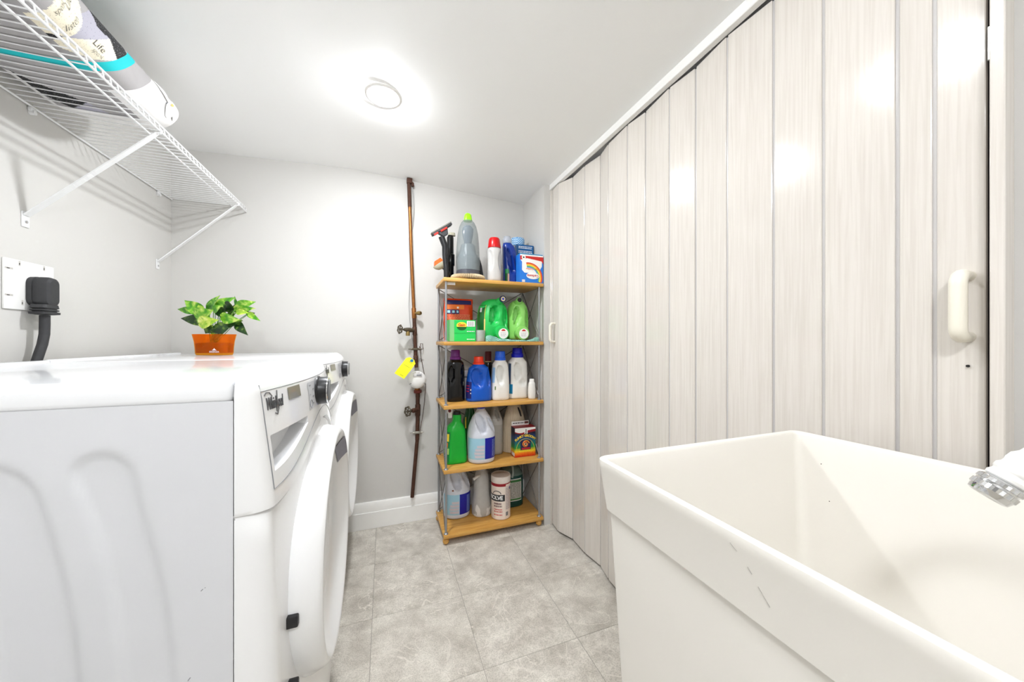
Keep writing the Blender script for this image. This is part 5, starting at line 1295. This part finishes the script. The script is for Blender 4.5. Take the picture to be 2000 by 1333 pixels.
# ------------------------------------------------------------------ water pipe on the back wall
M_COPPER = mat('tarnished_copper', srgb(150, 98, 52), 0.38, 0.75, var=0.35, scale=60)
M_PIPED = mat('rusty_pipe', srgb(82, 54, 42), 0.6, 0.4, var=0.45, scale=90)
M_BRASS = mat('dull_brass', srgb(150, 128, 80), 0.4, 0.8, var=0.3, scale=90)
M_IRON = mat('valve_iron', srgb(96, 88, 74), 0.5, 0.6, var=0.35, scale=120)
pw = thing('water_pipe', (0.150, 2.085, 0.1475), 'copper and rusty water pipe with valves and white meter running up the back wall', 'pipe')
PYp = 2.088
pp = lambda z: (pl(z, [(0.16, 0.150), (0.48, 0.178), (0.66, 0.182), (0.78, 0.181), (0.99, 0.1685), (1.26, 0.1585), (1.56, 0.145), (2.0, 0.131)]), PYp, z)
obj('copper_riser', MB().tube([pp(z) for z in (1.24, 1.4, 1.56, 1.7, 1.84)], 0.0095, 12), M_COPPER, pw)
obj('stained_riser', MB().tube([pp(z) for z in (1.839, 1.92, 1.998)], 0.0105, 12), M_PIPED, pw)
obj('top_elbow', MB().box((0.119, PYp - 0.014, 1.975), (0.150, PYp + 0.014, 2.004), 0.004, 2).tube([(0.140, PYp, 1.985), (0.152, PYp, 1.978), (0.153, PYp, 1.962)], 0.009, 10), M_PIPED, pw)
obj('mid_riser', MB().tube([pp(z) for z in (0.905, 1.0, 1.1, 1.24)], 0.0105, 12), M_PIPED, pw)
obj('lower_riser', MB().tube([pp(z) for z in (0.1495, 0.3, 0.48)], 0.0105, 12), M_PIPED, pw)
obj('valve_riser', MB().tube([pp(z) for z in (0.48, 0.6, 0.76)], 0.0115, 12), M_PIPED, pw)
def fit(z, h, r, m=M_PIPED): obj('fitting', MB().tube([pp(z - h), pp(z - h * 0.9), pp(z + h * 0.9), pp(z + h)], [r * 0.9, r, r, r * 0.9], 14), m, pw)
fit(1.222, 0.030, 0.0128, M_COPPER); fit(1.118, 0.024, 0.0130); fit(0.955, 0.020, 0.0135); fit(0.655, 0.034, 0.0150); fit(0.742, 0.012, 0.0125)
obj('hex_union', MB().lathe([(0.019, 0.0), (0.0225, 0.003), (0.0225, 0.017), (0.019, 0.020)], 6, (pp(0.765)[0], PYp - 0.004, 0.755)), mat('red_oxide', srgb(110, 44, 34), 0.6, 0.2, var=0.3), pw)
obj('meter_neck', MB().lathe([(0.014, 0.0), (0.021, 0.030), (0.021, 0.055)], 16, (pp(0.79)[0] - 0.003, PYp - 0.010, 0.775)), M_COPPER, pw)
def handwheel(c, d, r, parent, m):
    """spoked wheel with a lobed rim; d is the stem direction"""
    d = Vector(d).normalized(); a = d.orthogonal().normalized(); b = d.cross(a); c = Vector(c)
    mb = MB(); n = 36
    mb.tube([tuple(c + (a * math.cos(t) + b * math.sin(t)) * r * (1 + 0.10 * math.cos(6 * t))) for t in [2 * PI * k / n for k in range(n)]], r * 0.17, 6, closed=True)
    for k in range(3):
        t = PI * k / 3; q = (a * math.cos(t) + b * math.sin(t)) * r * 0.95; mb.tube([tuple(c - q), tuple(c + q)], r * 0.11, 6)
    mb.tube([tuple(c - d * 0.004), tuple(c + d * 0.004)], r * 0.28, 8)
    obj('handwheel', mb, m, parent, angle=60)
# upper stop valve
x, y, z = pp(1.120)
v = obj('stop_valve', MB().tube([(x, y, z), (x - 0.014, y - 0.016, z + 0.002)], 0.009, 10).tube([(x - 0.012, y - 0.014, z + 0.002), (x - 0.030, y - 0.026, z + 0.003), (x - 0.046, y - 0.036, z + 0.004), (x - 0.062, y - 0.046, z + 0.005)], [0.011, 0.014, 0.0125, 0.008], 12).tube([(x - 0.062, y - 0.046, z + 0.005), (x - 0.080, y - 0.056, z + 0.006)], 0.004, 8), M_IRON, pw)
obj('hose_outlet', MB().tube([(x - 0.040, y - 0.032, z), (x - 0.040, y - 0.034, z - 0.018), (x - 0.040, y - 0.034, z - 0.030)], [0.009, 0.012, 0.011], 12), M_BRASS, v)
handwheel((x - 0.084, y - 0.058, z + 0.006), (-0.86, -0.5, 0.08), 0.022, v, M_IRON)
x, y, z = pp(1.222)
obj('drain_cock', MB().tube([(x, y, z), (x + 0.018, y - 0.014, z), (x + 0.020, y - 0.016, z), (x + 0.030, y - 0.024, z), (x + 0.036, y - 0.030, z)], [0.008, 0.008, 0.0115, 0.0125, 0.010], 12), M_BRASS, pw)
x, y, z = pp(0.660)
v = obj('stop_valve', MB().tube([(x, y, z), (x - 0.012, y - 0.018, z), (x - 0.028, y - 0.032, z), (x - 0.036, y - 0.038, z)], [0.012, 0.012, 0.014, 0.010], 12).tube([(x - 0.036, y - 0.038, z), (x - 0.058, y - 0.052, z + 0.002)], 0.004, 8), M_PIPED, pw)
handwheel((x - 0.060, y - 0.054, z + 0.002), (-0.8, -0.58, 0.1), 0.025, v, M_IRON)
for z, m in ((1.013, M_IRON), (0.527, mat('clamp_zinc', srgb(160, 156, 146), 0.45, 0.7, var=0.2))):
    x = pp(z)[0]
    c = MB().tube([(x - 0.040, PYp - 0.014, z), (x + 0.036, PYp - 0.014, z)], 0.0028, 8).lathe([(0.015, -0.006), (0.0165, -0.003), (0.0165, 0.003), (0.015, 0.006)], 16, (x, PYp, z))
    c.lathe([(0.007, 0), (0.007, 0.008)], 6, (x - 0.026, PYp - 0.014, z), 'x').lathe([(0.007, 0), (0.007, 0.008)], 6, (x + 0.018, PYp - 0.014, z), 'x').box((x - 0.020, PYp - 0.019, z - 0.007), (x + 0.020, PYp - 0.009, z + 0.007), 0.003, 1)
    obj('ground_clamp', c, m, pw)
# meter register: white domed drum
mx, my, mz = 0.174, 2.032, 0.838
md = MB().lathe([(0.034, 0.050), (0.046, 0.040), (0.050, 0.020), (0.0495, 0.0), (0.046, -0.012), (0.036, -0.020), (0.018, -0.024), (0.0005, -0.025)], 32, (mx, my, mz), 'y')
mo = obj('meter', md, M_WHITE, pw, angle=50)
obj('meter_saddle', MB().lathe([(0.030, 0.0), (0.032, 0.006), (0.030, 0.012)], 20, (mx + 0.004, my + 0.048, mz), 'y'), M_PIPED, mo)
obj('meter_lid', MB().box((mx - 0.024, my - 0.027, mz + 0.020), (mx + 0.024, my - 0.010, mz + 0.040), 0.003, 2).box((mx - 0.012, my - 0.025, mz + 0.040), (mx + 0.012, my - 0.012, mz + 0.047), 0.002, 1), mat('lid_light_grey', srgb(214, 212, 212), 0.4), mo)
obj('meter_print', MB().box((mx - 0.006, my - 0.0276, mz + 0.026), (mx + 0.020, my - 0.0268, mz + 0.033)), M_PRINTG, mo, smooth=False)
sk = MB().tube([(mx + 0.048 * math.sin(a), my - 0.0155 - 0.004 * math.cos(a), mz - 0.016 + 0.006 * math.cos(2 * a)) for a in [lerp(-1.25, 1.25, k / 16) for k in range(17)]], 0.0012, 5)
obj('meter_skirt_line', sk, M_PRINTG, mo)
tg = thing('paper_tag', (0.118, 2.000, 0.89), 'bright yellow paper tag hanging beside the white water meter', 'tag')
def tagpt(u, v, d=0.0):  # u along length (from the eyelet), v across
    o = Vector((0.164, 1.992, 0.948)); L = Vector((-0.070, -0.020, -0.092)); Wd = Vector((-0.040, 0.004, 0.026))
    p = o + L * u + Wd * v; return (p.x, p.y - d - 0.006 * math.sin(PI * u), p.z)
out = [(0.0, 0.25), (-0.06, 0.5), (0.0, 0.95), (0.10, 1.12), (1.0, 1.12), (1.0, -0.12), (0.10, -0.12)]
rows = []
for i in range(9):
    u = i / 8; e = sm(0, 0.14, u); a, b = lerp(0.25, -0.12, e), lerp(0.85, 1.12, e)
    rows.append([tagpt(u, lerp(a, b, k / 6)) for k in range(7)])
back = [[(x, y + 0.0008, z) for x, y, z in r] for r in rows]
tm = MB().grid(rows); tm.grid(back)
tm.grid([rows[0], back[0]]); tm.grid([rows[-1], back[-1]]); tm.grid([[r[0] for r in rows], [r[0] for r in back]]); tm.grid([[r[-1] for r in rows], [r[-1] for r in back]])
obj('card', tm, mat('tag_yellow', srgb(244, 244, 22), 0.6), tg, angle=60)
ey = tagpt(0.09, 0.42, 0.001)
obj('eyelet', MB().lathe([(0.0085, 0.0), (0.009, -0.001), (0.007, -0.0018), (0.003, -0.0016), (0.0028, 0.0)], 18, ey, 'y', cap0=False), mat('eyelet_blue', srgb(36, 130, 180), 0.35), tg)
mb = MB()
for u, v0_, v1_ in ((0.16, 0.2, 0.7), (0.20, 0.15, 0.6), (0.42, 0.1, 0.9), (0.90, 0.15, 0.55)):
    mb.grid([[tagpt(u, lerp(v0_, v1_, i / 4), 0.0006) for i in range(5)], [tagpt(u + 0.014, lerp(v0_, v1_, i / 4), 0.0006) for i in range(5)]])
o = obj('small_print', mb, mat('print_olive_dark', srgb(120, 120, 30), 0.6), tg, smooth=False, fixn=False); o['kind'] = 'stuff'
obj('tag_tie', MB().tube([ey, (0.166, 2.02, 0.958), pp(0.962)], 0.0009, 5), M_PIPED, tg)
cb1 = MB().tube([(0.150, 2.098, 1.965), (0.158, 2.102, 1.90), (0.160, 2.102, 1.82), (0.154, 2.104, 1.74), (0.147, 2.107, 1.70), (0.132, 2.108, 1.66), (0.134, 2.108, 1.60), (0.137, 2.108, 1.52), (0.140, 2.110, 1.44), (0.136, 2.110, 1.37), (0.133, 2.110, 1.28), (0.138, 2.110, 1.18), (0.148, 2.108, 1.10), (0.156, 2.104, 1.03)], 0.0022, 6)
tag(obj('grey_cable', cb1, mat('cable_grey', srgb(176, 176, 174), 0.5), None, angle=60), 'thin grey cable wandering down behind the upper water pipe', 'cable')
cb2 = MB().tube([(0.196, 2.085, 1.013), (0.198, 2.094, 1.045), (0.210, 2.098, 1.045), (0.213, 2.100, 1.012), (0.200, 2.102, 1.004), (0.192, 2.104, 1.03), (0.200, 2.108, 0.97), (0.214, 2.108, 0.90), (0.224, 2.108, 0.845), (0.228, 2.106, 0.79), (0.222, 2.106, 0.70), (0.212, 2.106, 0.62), (0.200, 2.100, 0.555), (0.194, 2.090, 0.532)], 0.0018, 6)
tag(obj('ground_wire', cb2, M_PIPED, None, angle=60), 'dark ground wire looping past the meter between the two pipe clamps', 'wire')

# ------------------------------------------------------------------ potted plant on the far machine
PLC = Vector((-0.668, 1.785, 1.0002))
pt_ = thing('potted_plant', tuple(PLC), 'leafy variegated pothos in an orange glass bowl on the far machine', 'potted plant')
CR = Vector((0.938, -0.346, 0.0)); CF = Vector((0.346, 0.938, 0.0))      # the bowl's long and short directions
def oval(hw_, hd_, z, n=48):
    return [tuple(PLC + CR * (hw_ * math.copysign(abs(math.cos(a)) ** 0.72, math.cos(a))) + CF * (hd_ * math.copysign(abs(math.sin(a)) ** 0.72, math.sin(a))) + Vector((0, 0, z))) for a in [2*PI*k/n for k in range(n)]]
M_ORG = clear_plastic('orange_glass', srgb(240, 128, 8), 0.20, 0.05, tcol=(1.0, 0.66, 0.16))
prof_o = [(0.066, 0.034, 0.0012), (0.069, 0.037, 0.010), (0.0695, 0.0385, 0.030), (0.072, 0.041, 0.058), (0.0785, 0.046, 0.088)]
prof_i = [(0.0762, 0.0438, 0.088), (0.070, 0.039, 0.058), (0.0672, 0.0362, 0.030), (0.0665, 0.0345, 0.0105)]
obj('bowl', MB().rings([oval(*p) for p in prof_o + prof_i]), M_ORG, pt_, angle=50)
obj('soil', MB().rings([oval(0.0655, 0.0335, 0.011), oval(0.0662, 0.0352, 0.030), oval(0.0672, 0.036, 0.048), oval(0.060, 0.031, 0.0525), oval(0.02, 0.01, 0.054)]), mat('red_brown_soil', srgb(120, 52, 24), 0.8, var=0.25, scale=120), pt_, angle=60)
def pot_front(a, b, h=0.0):
    return tuple(PLC + CR * a + CF * (-0.0398 - h) + Vector((0, 0, b)))
obj('logo_lettering', text_mb('ESSENZA', 0.0092, lambda a, b, h: pot_front(0.033 + a, 0.0155 + b, 0.0006 + h), bold=0.0002, space=1.1), M_PRINTW, pt_, smooth=False, fixn=False)
lm = MB(); lm.add([pot_front(0.033 + a, 0.0215 + b, 0.0006) for a, b in ((-0.010, 0.0), (-0.004, 0.004), (0.0, 0.0095), (0.004, 0.0045), (0.010, 0.0))], [(0, 1, 2, 3, 4)])
obj('logo_mark', lm, M_PRINTW, pt_, smooth=False)
def mat_leaf(name, c1, c2, c3):
    m = bpy.data.materials.new(name); m.use_nodes = True; n = m.node_tree.nodes; l = m.node_tree.links; b = n['Principled BSDF']
    b.inputs['Roughness'].default_value = 0.3
    tc = n.new('ShaderNodeTexCoord'); nz = n.new('ShaderNodeTexNoise'); nz.inputs['Scale'].default_value = 38; nz.inputs['Detail'].default_value = 5; nz.inputs['Distortion'].default_value = 0.8
    l.new(tc.outputs['Object'], nz.inputs['Vector']); r = ramp_node(n, [(0.38, c1), (0.52, c2), (0.66, c3)])
    l.new(nz.outputs['Fac'], r.inputs[0]); l.new(r.outputs[0], b.inputs['Base Color'])
    return m
LM = {'b': mat_leaf('leaf_variegated', srgb(70, 150, 30), srgb(124, 190, 44), srgb(206, 226, 112)), 'g': mat_leaf('leaf_green', srgb(46, 116, 28), srgb(84, 156, 40), srgb(170, 206, 90)),
      'd': mat_leaf('leaf_dark', srgb(18, 44, 16), srgb(34, 70, 24), srgb(104, 134, 50)), 'y': mat_leaf('leaf_yellow', srgb(150, 200, 50), srgb(206, 226, 90), srgb(232, 240, 150)), 'o': mat_leaf('leaf_amber', srgb(160, 80, 20), srgb(190, 100, 30), srgb(200, 120, 50))}
K = 0.000208
def leaf(bx, by, tx, ty, w, dep, kind, lean=0.0, roll=0.3):
    """heart-shaped leaf from base to tip in the plant's own frontal plane (units of K), dep = distance back, lean = tip forward"""
    P = lambda a, b, d: PLC + CR * ((a - 920) * K) + Vector((0, 0, (1290 - b) * K)) + CF * d
    A = P(bx, by, dep); Bp = P(tx, ty, dep - lean); d = Bp - A; L = d.length; d.normalize()
    s = d.cross(CF).normalized()          # across, in the frontal plane
    nrm = s.cross(d).normalized()
    if nrm.dot(CF) > 0: nrm = -nrm
    s2 = (s * math.cos(roll) + nrm * math.sin(roll)).normalized(); n2 = s2.cross(d).normalized()
    if n2.dot(CF) > 0: n2 = -n2
    hw_ = w * K * 0.60; rows = []
    prof = [(0.0, 0.10), (0.03, 0.45), (0.09, 0.78), (0.18, 0.96), (0.28, 1.0), (0.40, 0.95), (0.52, 0.82), (0.64, 0.64), (0.76, 0.43), (0.86, 0.25), (0.94, 0.11), (1.0, 0.01)]
    for u, ww in prof:
        back_ = -0.06 * L if u < 0.05 else 0
        rows.append([tuple(A + d * (L * u + back_ * abs(v)) + s2 * (hw_ * ww * v) + n2 * (0.16 * hw_ * ww * abs(v) ** 1.3 + 0.14 * L * math.sin(PI * u) * 0.5 - 0.03 * L * u * u)) for v in (-1, -0.75, -0.5, -0.25, 0, 0.25, 0.5, 0.75, 1)])
    mb = MB().grid(rows)
    return obj('leaf', mb, LM[kind], pt_, angle=70, fixn=False), A
LEAVES = [(500, 395, 90, 355, 130, 0.015, 'g', 0.0), (690, 440, 350, 185, 215, 0.0, 'b', 0.01), (740, 390, 940, 60, 170, 0.012, 'g', -0.01), (850, 290, 1185, 95, 150, 0.02, 'b', -0.02),
          (1330, 330, 1240, 80, 70, 0.02, 'g', 0.0), (1320, 330, 1710, 205, 190, 0.01, 'b', 0.0), (1330, 350, 1780, 350, 150, 0.0, 'b', 0.01), (1560, 440, 1840, 600, 100, 0.01, 'b', 0.01),
          (690, 560, 1085, 400, 300, -0.028, 'b', 0.02), (770, 650, 1180, 590, 210, -0.036, 'y', 0.01), (940, 410, 1095, 290, 150, -0.01, 'b', 0.0), (1170, 530, 1585, 590, 190, -0.028, 'b', 0.01),
          (780, 590, 260, 550, 190, 0.002, 'd', 0.01), (1040, 350, 1160, 560, 180, -0.004, 'd', 0.0), (1080, 250, 1330, 420, 190, 0.012, 'd', 0.0), (930, 700, 825, 855, 200, -0.012, 'd', 0.01),
          (1255, 730, 930, 800, 200, -0.020, 'd', 0.01), (1185, 620, 1560, 600, 210, -0.010, 'd', 0.01), (1380, 640, 1640, 890, 150, -0.004, 'd', 0.01), (720, 400, 640, 280, 120, -0.012, 'y', 0.0),
          (1410, 420, 1650, 440, 110, -0.012, 'y', 0.0), (1160, 600, 1240, 250, 120, 0.02, 'd', 0.0), (1090, 870, 960, 1000, 70, -0.020, 'd', 0.0), (880, 470, 1010, 560, 170, -0.034, 'g', 0.01),
          (1500, 470, 1660, 430, 110, 0.02, 'd', 0.0), (640, 480, 520, 610, 120, 0.02, 'd', 0.0)]
root = PLC + Vector((0, 0, 0.052))
for i, L_ in enumerate(LEAVES):
    o, A = leaf(*L_, roll=0.25 * math.sin(i * 2.4))
    if i != 22:
        r0 = root + CR * (0.012 * math.sin(i * 1.7)) + CF * (0.008 * math.cos(i * 2.1))
        mid = (r0 + A) / 2 + Vector((0, 0, 0.012)) + CF * 0.004
        obj('stem', MB().tube([tuple(r0), tuple(lerp(r0, mid, 0.6)), tuple(mid), tuple(A)], 0.0013, 5), LM['g'], pt_, angle=60)
